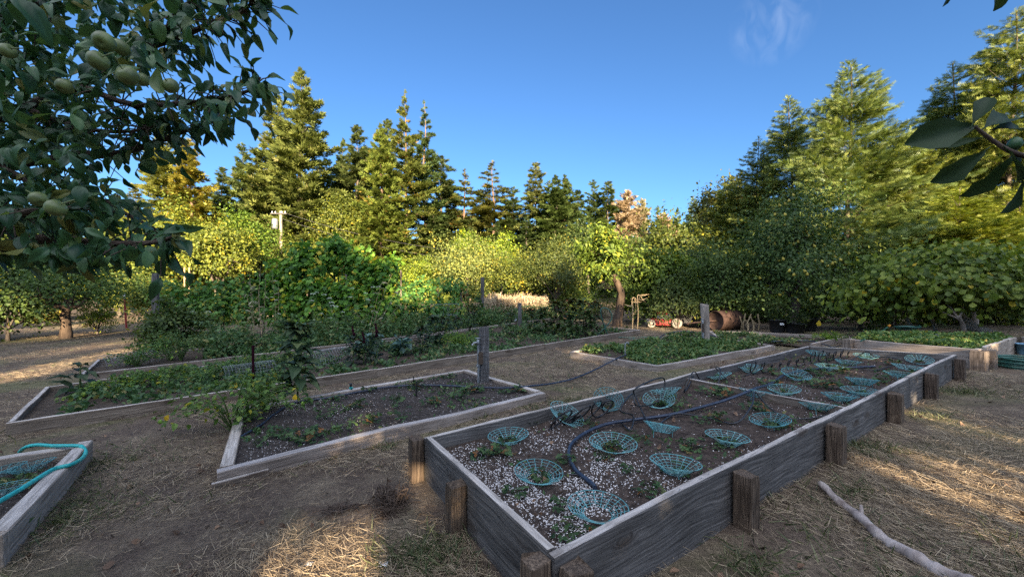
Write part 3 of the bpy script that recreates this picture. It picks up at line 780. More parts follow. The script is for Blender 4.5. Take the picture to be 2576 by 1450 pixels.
# ------------------------------------------------------------------ hoses and tubes
def hose(name, pts, r, mat, label, cat, n=60, sides=8):
    mb = MB(); tube(mb, spline(pts, n), r, sides); base = np.asarray(pts[0], float)
    return tag(mb.build(name, mat, None, base), label, cat)
SA = .185
hose('drip_hose', [P(1497, 1226, SA + .02), P(1486, 1213, SA + .018), P(1446, 1179, SA + .018), P(1430, 1139, SA + .016), P(1443, 1109, SA + .02), P(1483, 1082, SA + .025), P(1533, 1064, SA + .03), P(1600, 1054, SA + .03), P(1691, 1041, SA + .03), P(1800, 1013, SA + .05), P(1862, 992, SA + .08), P(1903, 975, SA + .10), P(1938, 964, SA + .06), P(1969, 944, SA + .05), P(2007, 933, SA + .05), P(2053, 927, SA + .04), P(2125, 924, SA + .03), P(2200, 921, SA + .02)],
     .013, M['hose_blue'], 'thick dark blue hose winding along the middle of the basket bed', 'hose', 160)
hose('garden_hose', [P(900, 985, .09), P(820, 1000, .09), P(740, 1012, .09), P(690, 1040, .09), P(655, 1068, .09), P(600, 1100, .085)], .011, M['hose_blue'], 'dark hose lying along the left half of the low faucet bed', 'hose', 50)
hose('garden_hose', [P(900, 985, .1), P(980, 972, .1), P(1080, 968, .1), P(1180, 972, .11), P(1260, 975, .11), P(1300, 973, .125), P(1380, 965, .04), P(1440, 952, .03), P(1490, 932, .04), P(1530, 912, .09), P(1558, 898, .12), P(1575, 892, .11)], .012, M['hose_blue'], 'dark blue hose running from the low faucet bed to the weedy square bed', 'hose', 110)
hose('garden_hose', [P(1655, 852, .12), P(1672, 840, .17), P(1705, 833, .2), P(1740, 834, .2), P(1770, 840, .16), P(1800, 846, .13)], .014, M['hose_blue'], 'blue hose humped over the back board of the weedy square bed', 'hose', 50)
hose('garden_hose', [P(1940, 858, .12), P(2000, 856, .1), P(2040, 857, .1), P(2080, 868, .07), P(2095, 872, .06), P(2130, 866, .05)], .011, M['hose_blue'], 'dark hose on the ground beyond the far end of the basket bed', 'hose', 40)
hose('garden_hose', [P(-40, 1284, .15), P(2, 1258, .165), P(64, 1222, .17), P(132, 1180, .172), P(176, 1168, .172), P(204, 1154, .15), P(215, 1138, .14), P(208, 1124, .16), P(192, 1120, .168), P(136, 1120, .168), P(92, 1118, .168), P(64, 1124, .15), P(50, 1135, .1)], .014, M['hose_teal'], 'bright teal hose bent over the corner of the left edge bed', 'hose', 120)
hose('garden_hose', [P(2165, 857, .30), P(2190, 845, .31), P(2215, 834, .33), P(2232, 822, .38)], .013, M['hose_green'], 'green hose with an orange tip climbing over the tall right bed', 'hose', 30)
mb = MB(); p = P(2236, 819, .39); lathe(mb, [(0, -.03), (.022, -.03), (.026, 0), (.02, .04), (0, .045)], 10, p, axis=(.5, .3, .25))
tag(mb.build('hose_nozzle', M['orange']), 'orange nozzle on the hose behind the tall right bed', 'nozzle')
# thin black tubing: the tangle, the long loops, the row of rings
def loops(p0, p1, n, r, seed, h=SA, lean=.3):
    rng = rs(seed); t = np.linspace(0, 1, n * 26); a = t * n * 2 * math.pi
    rr = r * (1 + .25 * np.sin(t * 9 + seed)) * (1 + .15 * np.sin(t * 23))
    c = lerp(p0, p1, 0) + (np.asarray(p1) - np.asarray(p0)) * t[:, None]
    d = unit(np.asarray(p1) - np.asarray(p0))
    q = c + np.stack([d[0] * rr * np.sin(a), d[1] * rr * np.sin(a), np.zeros_like(a)], -1)
    q[:, 0] += -d[1] * lean * rr * np.cos(a); q[:, 1] += d[0] * lean * rr * np.cos(a)
    q[:, 2] = gz(q[:, 0], q[:, 1]) + h + rr * (1 - np.cos(a)) * .95 + .004
    return q
def polyline(name, pts, r, mat, label, cat, sides=6):
    mb = MB(); tube(mb, pts, r, sides); return tag(mb.build(name, mat, None, pts[0]), label, cat)
polyline('drip_tube', loops(P(1880, 946, SA), P(2140, 898, SA), 13, .068, 2), .0068, M['black'], 'row of springy black tube rings along the left board past the divider', 'drip tube')
q = np.vstack([loops(P(1390, 1085, SA), P(1470, 1060, SA), 5, .062, 5, lean=1.0), loops(P(1480, 1062, SA), P(1545, 1040, SA), 2, .08, 6, lean=.6)])
polyline('drip_tube', q, .0068, M['black'], 'tangle of thin black tube over the tilted basket by the left board', 'drip tube')
polyline('drip_tube', spline([P(1560, 1060, SA + .01), P(1585, 1080, SA + .01), P(1592, 1045, SA + .06), P(1560, 1030, SA + .14), P(1590, 990, SA + .2), P(1603, 1020, SA + .1), P(1660, 1005, SA + .03), P(1668, 950, SA + .22), P(1600, 975, SA + .21), P(1600, 1000, SA + .12), P(1640, 1068, SA + .02), P(1700, 1040, SA + .03), P(1780, 1050, SA + .02), P(1850, 1063, SA + .02), P(1890, 1020, SA + .1), P(1899, 985, SA + .16), P(1930, 1020, SA + .08), P(1985, 1051, SA + .02), P(2060, 1048, SA + .02), P(2110, 1035, SA + .02)], 520), .0068, M['black'],
         'long thin black tube arching over the middle of the bed to the right board', 'drip tube')
polyline('drip_tube', spline([P(1745, 940, SA + .10), P(1732, 970, SA + .03), P(1720, 985, SA + .02), P(1736, 945, SA + .17), P(1748, 935, SA + .17), P(1765, 960, SA + .04), P(1800, 972, SA + .02), P(1812, 930, SA + .16), P(1800, 925, SA + .15), P(1830, 955, SA + .02)], 220), .0068, M['black'], 'thin black tube looping over the divider by the left board', 'drip tube')
polyline('drip_tube', spline([P(2085, 925, SA + .02), P(2078, 890, SA + .2), P(2095, 900, SA + .1), P(2120, 918, SA + .02), P(2160, 893, SA + .1), P(2182, 884, SA + .16), P(2200, 897, SA + .06), P(2240, 898, SA + .12), P(2290, 910, SA + .03), P(2330, 917, SA + .02), P(2250, 918, SA + .02), P(2200, 930, SA + .02), P(2130, 922, SA + .03)], 320), .0068, M['black'], 'thin black tube looping before the sunlit far end board', 'drip tube')
polyline('drip_tube', spline([P(1395, 1196, SA + .03), P(1430, 1192, SA + .015), P(1465, 1194, SA + .015), P(1476, 1205, SA + .015)], 30), .005, M['black'], 'short black tube from the hose end to a basket on the perlite', 'drip tube')

# ------------------------------------------------------------------ strawberry plants
M['strawb'] = foliage_mat("strawberry_leaf", (.018, .042, .016), (.04, .085, .028), (.085, .14, .05), (.20, .09, .03), .95, .2)
def strawberry_mesh(seed, n=12, R=.09, H=.075, sz=.04):
    rng = rs(seed); mb = MB(); a = rng.random(n) * 6.3; r = R * np.sqrt(rng.random(n)); z = H * (.35 + .65 * rng.random(n)) * (1 - .5 * (r / R) ** 2)
    p = np.stack([r * np.cos(a), r * np.sin(a), z], -1)
    f = np.stack([np.cos(a), np.sin(a), rng.normal(-.05, .3, n)], -1)
    scatter(mb, L_TREFOIL, p, f, unit(np.array([0, 0, 1]) + .45 * rdir(n, rng)), rng.uniform(.8, 1.25, n) * sz, rng.random(n), curl=rng.uniform(.5, 2.5, n))
    for k in range(n): tube(mb, [(0, 0, -.01), p[k] * [.4, .4, .8], p[k]], .0013, 3, .35, cap=False)
    return mb
STRAW = [strawberry_mesh(100 + k, n=9 + 3 * k).build('strawberry_plant', M['strawb']) for k in range(5)]
used_s = set()
def strawberry(p, kind, label, scale=1.0, group='strawberry plants'):
    o = STRAW[kind]
    if kind in used_s: o = o.copy(); COL.objects.link(o)
    used_s.add(kind)
    o.location = tuple(p); o.rotation_euler = (0, 0, RNG.random() * 6.3); o.scale = (scale,) * 3
    return tag(o, label, 'strawberry plant', group)
for k, ((u, v, tx, ty, desc), p) in enumerate(zip(BASKETS, BPOS)):
    if k in (0, 7, 21): continue
    strawberry(onground(p, SA - .005), [1, 2, 0, 3, 1][k % 5], 'plant in basket ' + desc, .85)
for u, v, kind, s, desc in ((1800, 993, 4, 1.55, 'biggest bushy strawberry plant in the middle of the basket bed, before the divider'), (1900, 1032, 4, 1.2, 'bushy strawberry plant between the two baskets past the thick hose'), (1808, 1058, 3, 1.1, 'strawberry plant beside the thin black tube near the bed middle'),
                            (1213, 1150, 3, 1.0, 'leafy plant by the short end board left of the perlite'), (1330, 1066, 1, .8, 'small plant tucked against the left board near the first board joint'), (1520, 1150, 2, .8, 'small sprig inside the thick hose curve'), (1600, 1105, 2, .9, 'low green plant right of the leafy basket'),
                            (1580, 1190, 1, .7, 'thin seedling on perlite right of the hose end'), (1700, 965, 3, 1.0, 'browning plant in the corner before the divider and left board'), (2060, 945, 4, 1.4, 'dark bushy plant past the divider, left of the basket pair'), (2120, 938, 3, 1.0, 'dark plant by the thick hose end'),
                            (1865, 915, 2, .9, 'plant among the black rings at the left board'), (2300, 945, 3, 1.1, 'green weed clump by the right board near the far end'), (1410, 1285, 1, .8, 'pale green sprig on perlite near the end board'), (1440, 1345, 2, 1.0, 'bright leafy sprig in the sharp front corner'), (1300, 1250, 1, .9, 'small sprig on perlite beside the end board middle'), (1820, 1130, 1, .8, 'small plant below the basket opposite the first outside post'),
                            (2030, 905, 2, .8, 'small plant behind the black tube rings'), (2135, 1030, 2, 1.0, 'weedy plant where the divider meets the right board')):
    strawberry(onground(P(u, v, SA), SA - .004), kind, desc, s)
rows = {'front': [(640, 1120), (700, 1098), (765, 1104), (860, 1085), (935, 1062), (1010, 1050)], 'middle': [(820, 1052), (905, 1023), (985, 1020), (1000, 1002), (1085, 1015), (1160, 1000)], 'back': [(850, 1006), (930, 985), (1050, 975), (1090, 955), (1130, 950), (1190, 985), (1270, 990), (1300, 985)]}
ordn = ['first', 'second', 'third', 'fourth', 'fifth', 'sixth', 'seventh', 'eighth']
for row, ps in rows.items():
    for k, (u, v) in enumerate(ps):
        strawberry(onground(P(u, v, .075), .07), (k * 2 + len(row)) % 5, f'{ordn[k]} strawberry plant from the left in the {row} row of the low faucet bed', 1.0 + .25 * ((k * 7) % 3))

def bed_litter():
    rng = rs(88); n = 420; s = rng.uniform(.05, .95, n); t = rng.uniform(.02, .98, n); p = bed_uv(cA, s, t); k = rng.random(n) < np.clip(vnoise(p[:, 0] * 3, p[:, 1] * 3, 71) * 2.6 - .9, 0, 1); p = p[k]; n = len(p)
    p[:, 2] = gz(p[:, 0], p[:, 1]) + SA + .008; mb = MB(); scatter(mb, L_CURLED, p, rdir(n, rng, -.15, .25), rdir(n, rng, .5, 1), rng.uniform(.02, .045, n), rng.random(n), curl=rng.uniform(-2, 2.5, n))
    tag(mb.build('dead_leaves', M['dead_leaf']), 'curled brown dead leaves scattered on the soil of the basket bed', 'dead leaves', kind='stuff')
M['dead_leaf'] = foliage_mat("dead_brown_leaf", (.05, .032, .022), (.13, .075, .045), (.24, .15, .095), trans=.15, tinted=False)
bed_litter()
for k, (s_, t_, kd, sc, lab) in enumerate(((.25, .06, 3, 1.1, 'leafy plant near the left end of the short end board'), (.5, .1, 1, .9, 'small plant on perlite left of the hose end'), (.85, .12, 2, .9, 'thin plant on perlite by the right board, front part'), (.2, .2, 2, .8, 'small plant below the basket in the left corner'), (.72, .22, 3, 1.0, 'plant between the hose curve and right board'), (.3, .33, 4, 1.1, 'leafy plant inside the bend of the black tubes'), (.55, .3, 1, .8, 'seedling just right of the thick hose'), (.8, .36, 2, .9, 'seedling near the right board before the divider'),
                                           (.4, .56, 4, 1.3, 'leafy plant just past the divider on its left part'), (.65, .6, 4, 1.5, 'large dark plant past the divider in the bed middle'), (.25, .66, 3, 1.1, 'plant by the black rings past the divider'), (.85, .7, 3, 1.2, 'leafy plant by the right board in the far half'), (.5, .78, 4, 1.2, 'bushy plant in the far half near the thick hose'), (.3, .9, 3, 1.1, 'plant in the far left part of the bed'), (.7, .9, 3, 1.1, 'plant near the far end board'))):
    p = bed_uv(cA, [s_], [t_])[0]; strawberry(onground(p, SA - .004), kd, lab, sc)

def litter():
    rng = rs(93); n = 1500; d = np.exp(rng.uniform(math.log(1.1), math.log(9), n)); u = rng.uniform(-300, 2900, n); x = (u - 1287.5) / 972 * d
    k = (~in_beds(x, d, .02)) & (rng.random(n) < np.clip(vnoise(x * 1.5, d * 1.5, 97) * 2.2 - .8, .05, 1)); x, d = x[k], d[k]; n = len(x)
    p = np.stack([x, d, gz(x, d) + .012], -1); mb = MB(); scatter(mb, L_CURLED, p, rdir(n, rng, -.15, .25), rdir(n, rng, .5, 1), rng.uniform(.02, .055, n), rng.random(n), curl=rng.uniform(-2, 2.5, n))
    tag(mb.build('fallen_leaves', M['dead_leaf']), 'small dry brown leaves fallen over the ground around the beds', 'fallen leaves', kind='stuff')
    n = 1400; d = np.exp(rng.uniform(math.log(1.1), math.log(7), n)); u = rng.uniform(-300, 2900, n); x = (u - 1287.5) / 972 * d; k = ~in_beds(x, d, .02); x, d = x[k], d[k]; n = len(x)
    o = np.array([(1, 0, 0), (-1, 0, 0), (0, 1, 0), (0, -1, 0), (0, 0, .7), (0, 0, -.7)], float); f = np.array([(0, 2, 4), (2, 1, 4), (1, 3, 4), (3, 0, 4), (2, 0, 5), (1, 2, 5), (3, 1, 5), (0, 3, 5)])
    p = np.stack([x, d, gz(x, d) + .003], -1); V = p[:, None] + o[None] * rng.uniform(.5, 1.2, (n, 6, 1)) * rng.uniform(.003, .013, n)[:, None, None]
    mb = MB(); mb.add(V.reshape(-1, 3), {3: (f[None] + 6 * np.arange(n)[:, None, None]).reshape(-1, 3)}, .5); tag(mb.build('soil_clods', M['soil_c']), 'small clods of earth and pebbles on the bare ground', 'clods', kind='stuff')
litter()
# ------------------------------------------------------------------ trees
M['bark_dark'] = bark_mat('dark_brown_bark', (.03, .022, .017), (.13, .095, .07))
M['fir'] = foliage_mat("fir_needles", (.045, .058, .018), (.115, .132, .038), (.22, .225, .07), (.25, .22, .10), .96, .22, .15, .7)
M['redwood'] = foliage_mat("redwood_needles", (.05, .062, .017), (.125, .135, .036), (.22, .21, .055), (.26, .15, .045), .95, .22, .15, .7)
M['dead'] = foliage_mat("dead_tan_needles", (.20, .155, .10), (.36, .29, .20), (.50, .42, .30), None, .95, .2, .1, .8)
M['silver'] = foliage_mat("silvery_fir_needles", (.042, .065, .02), (.13, .175, .05), (.27, .295, .095), (.28, .33, .22), .94, .2, .25, .6)
M['leaf'] = foliage_mat("orchard_leaf", (.034, .056, .02), (.08, .115, .032), (.15, .18, .045), (.34, .28, .04), .965, .33, .3)
M['apple_leaf'] = foliage_mat("apple_leaf", (.02, .062, .026), (.048, .115, .044), (.09, .17, .062), (.2, .19, .05), .99, .25, .4, .42)
M['fig_leaf'] = foliage_mat("fig_leaf", (.04, .07, .018), (.10, .145, .028), (.20, .24, .045), (.50, .34, .03), .955, .35, .3)
M['vine_leaf'] = foliage_mat("vine_leaf", (.022, .055, .018), (.052, .115, .026), (.105, .19, .038), (.25, .2, .03), .98, .4, .3)
def sky_hole(p):
    return np.zeros(len(p), bool)
def conifer(seed, h, r, base=.06, p=.8, nb=150, droop=.15, lift=.15, tip=.0, spray=.5, dens=9.0, T=None, mat='fir', bark='bark', tr=.013, irr=.35, tufty=0.0, lean=0.0, flat=.55, width=.8, wood=True, drop=.12, up=1.0):
    """trunk and crown of a conifer standing at the origin; crown = many needle sprays along whorled branches"""
    rng = rs(seed); T = T or L_TUFT
    mt = MB(); z = np.linspace(-.2, h, 14)
    px_ = lean * (z / h) ** 2 * h + .15 * np.sin(z * .5 + seed) * (h / 25); py_ = .12 * np.cos(z * .4 + seed)
    tube(mt, np.stack([px_, py_, z], -1), np.maximum(h * tr * (1 - z / h) ** .85, .03) * (1 + .35 * np.exp(-np.maximum(z, 0) / (h * .03))), 8, bump=.08, rng=rng)
    tt = base + (1 - base) * np.sort(rng.random(nb)) ** .92
    keep = rng.random(nb) > drop; tt = tt[keep]; nb = len(tt)
    az = rng.random(nb) * 2 * math.pi
    q = (1 - tt) / (1 - base)
    sector = 1 + irr * (np.sin(az * 2 + seed) * .5 + np.sin(az * 3 + tt * 11 + seed * 2) * .5)
    Lb = r * np.maximum(q ** p * np.clip(.45 + (tt - base) / (.16 * (1 - base)), 0, 1), .035) * sector * rng.uniform(1 - irr, 1 + irr * .6, nb)
    bd = np.stack([np.cos(az), np.sin(az), np.zeros(nb)], -1)
    el = lift + .55 * (1 - q) + rng.normal(0, .08, nb)
    ns = np.maximum(3, (Lb * dens).astype(int)); bi = np.repeat(np.arange(nb), ns); n = len(bi)
    s = rng.random(n) ** .75 * .92 + .08
    if tufty: s = np.clip(np.round(s * 5) / 5 + rng.normal(0, .05, n), .08, 1)
    L_ = Lb[bi]; side = np.stack([-bd[bi, 1], bd[bi, 0], np.zeros(n)], -1)
    lat = rng.uniform(-1, 1, n) * L_ * .30 * (1.15 - s) * (1 - tufty * .4)
    hz = tt[bi] * h
    cx = np.interp(hz, z, px_); cyy = np.interp(hz, z, py_)
    pos = np.stack([cx, cyy, hz], -1) + bd[bi] * (L_ * s)[:, None] + side * lat[:, None]
    pos[:, 2] += L_ * (el[bi] * s - droop * 2.2 * s ** 2 + tip * s ** 3) + rng.normal(0, .05 * spray, n) - abs(lat) * .25
    fwd = bd[bi] * .8 + side * (np.sign(lat) * rng.uniform(.2, 1.0, n))[:, None] + rng.normal(0, .25, (n, 3))
    fwd[:, 2] += up * (el[bi] - droop * 2.5 * s + tip * 2 * s)
    nr = np.array([0, 0, 1.0]) + flat * rdir(n, rng) * 1.5
    sz = spray * rng.uniform(.65, 1.25, n) * (.55 + .45 * np.minimum(1, q[bi] * 3))
    mc = MB(); scatter(mc, T, pos, fwd, nr, sz, np.clip(rng.normal(.5, .22, n) + .25 * (rng.random(nb)[bi] - .5), 0, 1), width=width)
    # leader
    k = 10; zz = rng.uniform(.955, 1.0, k)
    scatter(mc, T, np.stack([np.full(k, px_[-1]), np.full(k, py_[-1]), zz * h], -1), rdir(k, rng, .4, 1), rdir(k, rng), spray * .6)
    if wood:
        for i in range(nb):
            if Lb[i] < r * .25: continue
            ss = np.linspace(0, .85, 5); b = np.array([np.interp(hz_ := tt[i] * h, z, px_), np.interp(hz_, z, py_), hz_])
            pts = b + bd[i] * (Lb[i] * ss)[:, None]; pts[:, 2] += Lb[i] * (el[i] * ss - droop * 2.2 * ss ** 2 + tip * ss ** 3)
            tube(mt, pts, np.linspace(.018, .005, 5) * h / 16, 4, .5, cap=False)
    root = empty('conifer_tree', (0, 0, 0))
    mt.build('trunk', M[bark], root); c = mc.build('crown', M[mat], root); c['tinted'] = 1
    return root, h
def shifted(root, name): root.name = name; return root
PROTO = {}
def proto(key, *a, **k): PROTO[key] = conifer(*a, **k)
used = set()
def place(key, u, d, v_top, label, group=None, color=(1, 1, 1), rz=None, wide=1.0, name='conifer_tree', cat='conifer tree', seed=[0]):
    root, h = PROTO[key]; seed[0] += 1
    g = G(u, d); H = at(u, v_top, d)[2] - g[2]
    s = H / h; rz = (seed[0] * 2.399) % 6.283 if rz is None else rz
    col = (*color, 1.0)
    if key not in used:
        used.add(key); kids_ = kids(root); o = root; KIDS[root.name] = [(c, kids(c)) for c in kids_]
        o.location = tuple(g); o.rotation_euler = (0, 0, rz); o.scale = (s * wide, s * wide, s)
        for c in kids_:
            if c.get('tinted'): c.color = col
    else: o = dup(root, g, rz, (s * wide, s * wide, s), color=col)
    o.name = name
    if group: o['group'] = group
    elif 'group' in o: del o['group']
    return tag(o, label, cat)
proto('fir', 1, 26, 5.0, base=.05, p=.70, nb=300, droop=.10, lift=.10, tip=.10, spray=.62, dens=21, irr=.42, width=1.25)
proto('fir2', 2, 24, 4.6, base=.06, p=.62, nb=250, droop=.14, lift=.05, tip=.08, spray=.65, dens=20, irr=.5, drop=.16, width=1.25)
proto('redwood', 3, 26, 4.8, base=.05, p=.85, nb=190, droop=.16, lift=.05, tip=.22, spray=.58, dens=22, tufty=.65, mat='redwood', bark='bark_red', irr=.35, tr=.013, drop=.2, flat=.45, width=1.4)
proto('redwood2', 4, 24, 5.4, base=.02, p=.8, nb=270, droop=.14, lift=.02, tip=.25, spray=.58, dens=20, tufty=.5, mat='redwood', bark='bark_red', irr=.3, width=1.4)
proto('sparse', 5, 20, 4.4, base=.05, p=.75, nb=130, droop=.24, lift=.10, tip=.18, spray=.55, dens=20, tufty=.75, mat='redwood', bark='bark_red', irr=.45, drop=.15, width=1.3)
proto('dead', 6, 15, 3.8, base=.04, p=.6, nb=220, droop=.08, lift=.25, spray=.48, dens=25, mat='dead', bark='bark_pale', irr=.5, width=1.3)
proto('silver', 7, 13, 4.4, base=.01, p=.8, nb=400, droop=.11, lift=.0, tip=.13, up=.35, spray=.33, dens=44, T=L_FEATHER, mat='silver', irr=.3, flat=.75, width=1.15, tr=.012, drop=.06)
proto('silver2', 8, 13, 5.2, base=.01, p=.75, nb=420, droop=.10, lift=.04, tip=.15, up=.35, spray=.36, dens=42, T=L_FEATHER, mat='silver', irr=.42, flat=.75, width=1.15, drop=.08)
S = 'conifers beyond the garden'
# left and centre of the back row
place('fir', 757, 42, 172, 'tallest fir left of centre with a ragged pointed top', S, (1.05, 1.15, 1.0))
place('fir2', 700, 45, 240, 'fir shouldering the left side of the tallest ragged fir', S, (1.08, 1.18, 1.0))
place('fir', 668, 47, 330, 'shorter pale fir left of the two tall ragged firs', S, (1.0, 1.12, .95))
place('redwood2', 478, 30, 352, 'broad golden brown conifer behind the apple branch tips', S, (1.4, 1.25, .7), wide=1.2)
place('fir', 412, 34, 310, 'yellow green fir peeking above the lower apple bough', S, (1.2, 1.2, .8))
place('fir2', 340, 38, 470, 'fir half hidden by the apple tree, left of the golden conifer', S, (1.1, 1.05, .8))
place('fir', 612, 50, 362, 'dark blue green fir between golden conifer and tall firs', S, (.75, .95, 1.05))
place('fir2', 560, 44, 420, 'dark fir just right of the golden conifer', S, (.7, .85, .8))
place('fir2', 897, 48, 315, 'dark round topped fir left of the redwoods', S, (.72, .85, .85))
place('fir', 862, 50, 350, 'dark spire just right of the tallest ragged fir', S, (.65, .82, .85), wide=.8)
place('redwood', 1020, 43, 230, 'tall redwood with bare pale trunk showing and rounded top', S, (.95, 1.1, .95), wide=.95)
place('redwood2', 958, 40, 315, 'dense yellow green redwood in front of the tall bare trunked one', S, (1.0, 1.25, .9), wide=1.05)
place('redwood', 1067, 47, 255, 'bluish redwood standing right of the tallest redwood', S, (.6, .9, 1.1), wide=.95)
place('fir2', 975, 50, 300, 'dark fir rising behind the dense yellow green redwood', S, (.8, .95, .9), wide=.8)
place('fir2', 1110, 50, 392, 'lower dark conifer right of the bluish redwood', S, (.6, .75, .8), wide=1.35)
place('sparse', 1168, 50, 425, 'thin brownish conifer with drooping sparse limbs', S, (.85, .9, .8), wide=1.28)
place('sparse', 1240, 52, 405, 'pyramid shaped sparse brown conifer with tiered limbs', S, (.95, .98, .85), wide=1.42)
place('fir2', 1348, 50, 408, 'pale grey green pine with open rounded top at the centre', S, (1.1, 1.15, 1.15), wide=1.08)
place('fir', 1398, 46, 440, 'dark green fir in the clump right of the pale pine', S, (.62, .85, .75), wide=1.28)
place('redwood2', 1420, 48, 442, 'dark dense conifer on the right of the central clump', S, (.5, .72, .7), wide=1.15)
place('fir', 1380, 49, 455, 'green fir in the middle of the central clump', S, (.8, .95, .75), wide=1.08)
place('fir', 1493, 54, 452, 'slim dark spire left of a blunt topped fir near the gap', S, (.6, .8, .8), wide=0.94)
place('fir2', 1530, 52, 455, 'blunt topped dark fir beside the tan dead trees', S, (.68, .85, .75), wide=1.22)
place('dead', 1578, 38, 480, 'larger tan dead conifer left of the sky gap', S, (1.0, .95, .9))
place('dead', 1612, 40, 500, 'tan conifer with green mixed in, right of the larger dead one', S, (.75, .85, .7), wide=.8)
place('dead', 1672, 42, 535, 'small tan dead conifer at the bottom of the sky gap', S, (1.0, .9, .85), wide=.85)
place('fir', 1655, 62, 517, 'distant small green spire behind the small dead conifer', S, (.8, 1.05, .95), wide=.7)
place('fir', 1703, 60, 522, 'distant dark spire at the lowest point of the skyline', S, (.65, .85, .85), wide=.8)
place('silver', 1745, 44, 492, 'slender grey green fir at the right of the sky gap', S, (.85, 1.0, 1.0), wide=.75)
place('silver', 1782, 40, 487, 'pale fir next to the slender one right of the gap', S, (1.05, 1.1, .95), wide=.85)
# right-hand firs
F_ = 'silvery firs on the right'
place('silver', 1905, 25, 345, 'short silvery fir at the left end of the right hand firs', F_, (1.15, 1.12, .9), wide=.85)
place('silver', 1987, 23, 240, 'pointed silvery fir left of the widest fir', F_, (1.05, 1.08, .95), wide=.85)
place('silver2', 2135, 19.5, 165, 'widest silvery fir with upswept windblown limbs', F_, (1.0, 1.06, .92), wide=1.0)
place('silver2', 2290, 20, 330, 'fir filling the low gap between the two biggest right firs', F_, (1.2, 1.15, .7))
place('silver', 2400, 21, 160, 'slim ragged fir left of the tallest right fir', F_, (1.05, 1.08, .9), wide=.9)
place('silver2', 2545, 18.5, 30, 'tallest fir at the right edge of the picture', F_, (1.12, 1.1, .85), wide=.95)
place('silver2', 2420, 16, 470, 'low bright branchy fir above the big leaved tree', F_, (1.4, 1.35, .6), wide=1.6)
place('silver2', 2560, 15, 480, 'low sunlit fir boughs at the right edge above the big leaved tree', F_, (1.45, 1.35, .6), wide=1.5)
place('silver', 2720, 19, 120, 'tall fir just off the right edge, its boughs reaching in', F_, (1.0, 1.05, .9))
place('silver2', 1830, 27, 470, 'low pale fir under the round brownish tree', F_, (1.3, 1.2, .75), wide=1.2)
place('silver2', 1760, 29, 590, 'lowest pale bushy fir at the left of the right hand firs', F_, (1.35, 1.2, .75), wide=1.5)

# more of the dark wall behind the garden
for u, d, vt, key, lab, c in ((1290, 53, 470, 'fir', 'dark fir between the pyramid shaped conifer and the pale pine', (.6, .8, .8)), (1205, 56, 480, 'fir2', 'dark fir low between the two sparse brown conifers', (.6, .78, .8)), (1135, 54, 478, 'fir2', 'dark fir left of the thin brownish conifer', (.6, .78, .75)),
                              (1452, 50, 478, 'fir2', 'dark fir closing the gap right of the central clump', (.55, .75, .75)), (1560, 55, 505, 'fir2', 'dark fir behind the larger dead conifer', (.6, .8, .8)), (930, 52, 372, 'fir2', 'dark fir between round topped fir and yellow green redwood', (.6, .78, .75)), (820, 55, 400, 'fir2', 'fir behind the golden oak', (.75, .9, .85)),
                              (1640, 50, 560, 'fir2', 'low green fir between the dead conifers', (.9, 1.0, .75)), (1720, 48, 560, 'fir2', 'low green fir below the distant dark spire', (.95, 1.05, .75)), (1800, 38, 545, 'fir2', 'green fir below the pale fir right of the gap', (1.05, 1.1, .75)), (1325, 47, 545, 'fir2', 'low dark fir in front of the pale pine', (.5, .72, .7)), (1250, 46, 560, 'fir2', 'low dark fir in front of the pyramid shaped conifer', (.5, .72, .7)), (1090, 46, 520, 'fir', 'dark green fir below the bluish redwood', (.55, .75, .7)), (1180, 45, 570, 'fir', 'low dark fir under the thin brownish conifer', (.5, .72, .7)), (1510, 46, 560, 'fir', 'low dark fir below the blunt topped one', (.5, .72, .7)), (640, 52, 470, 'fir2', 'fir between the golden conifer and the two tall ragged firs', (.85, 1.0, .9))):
    place(key, u, d, vt, lab, S, c, wide=1.35)

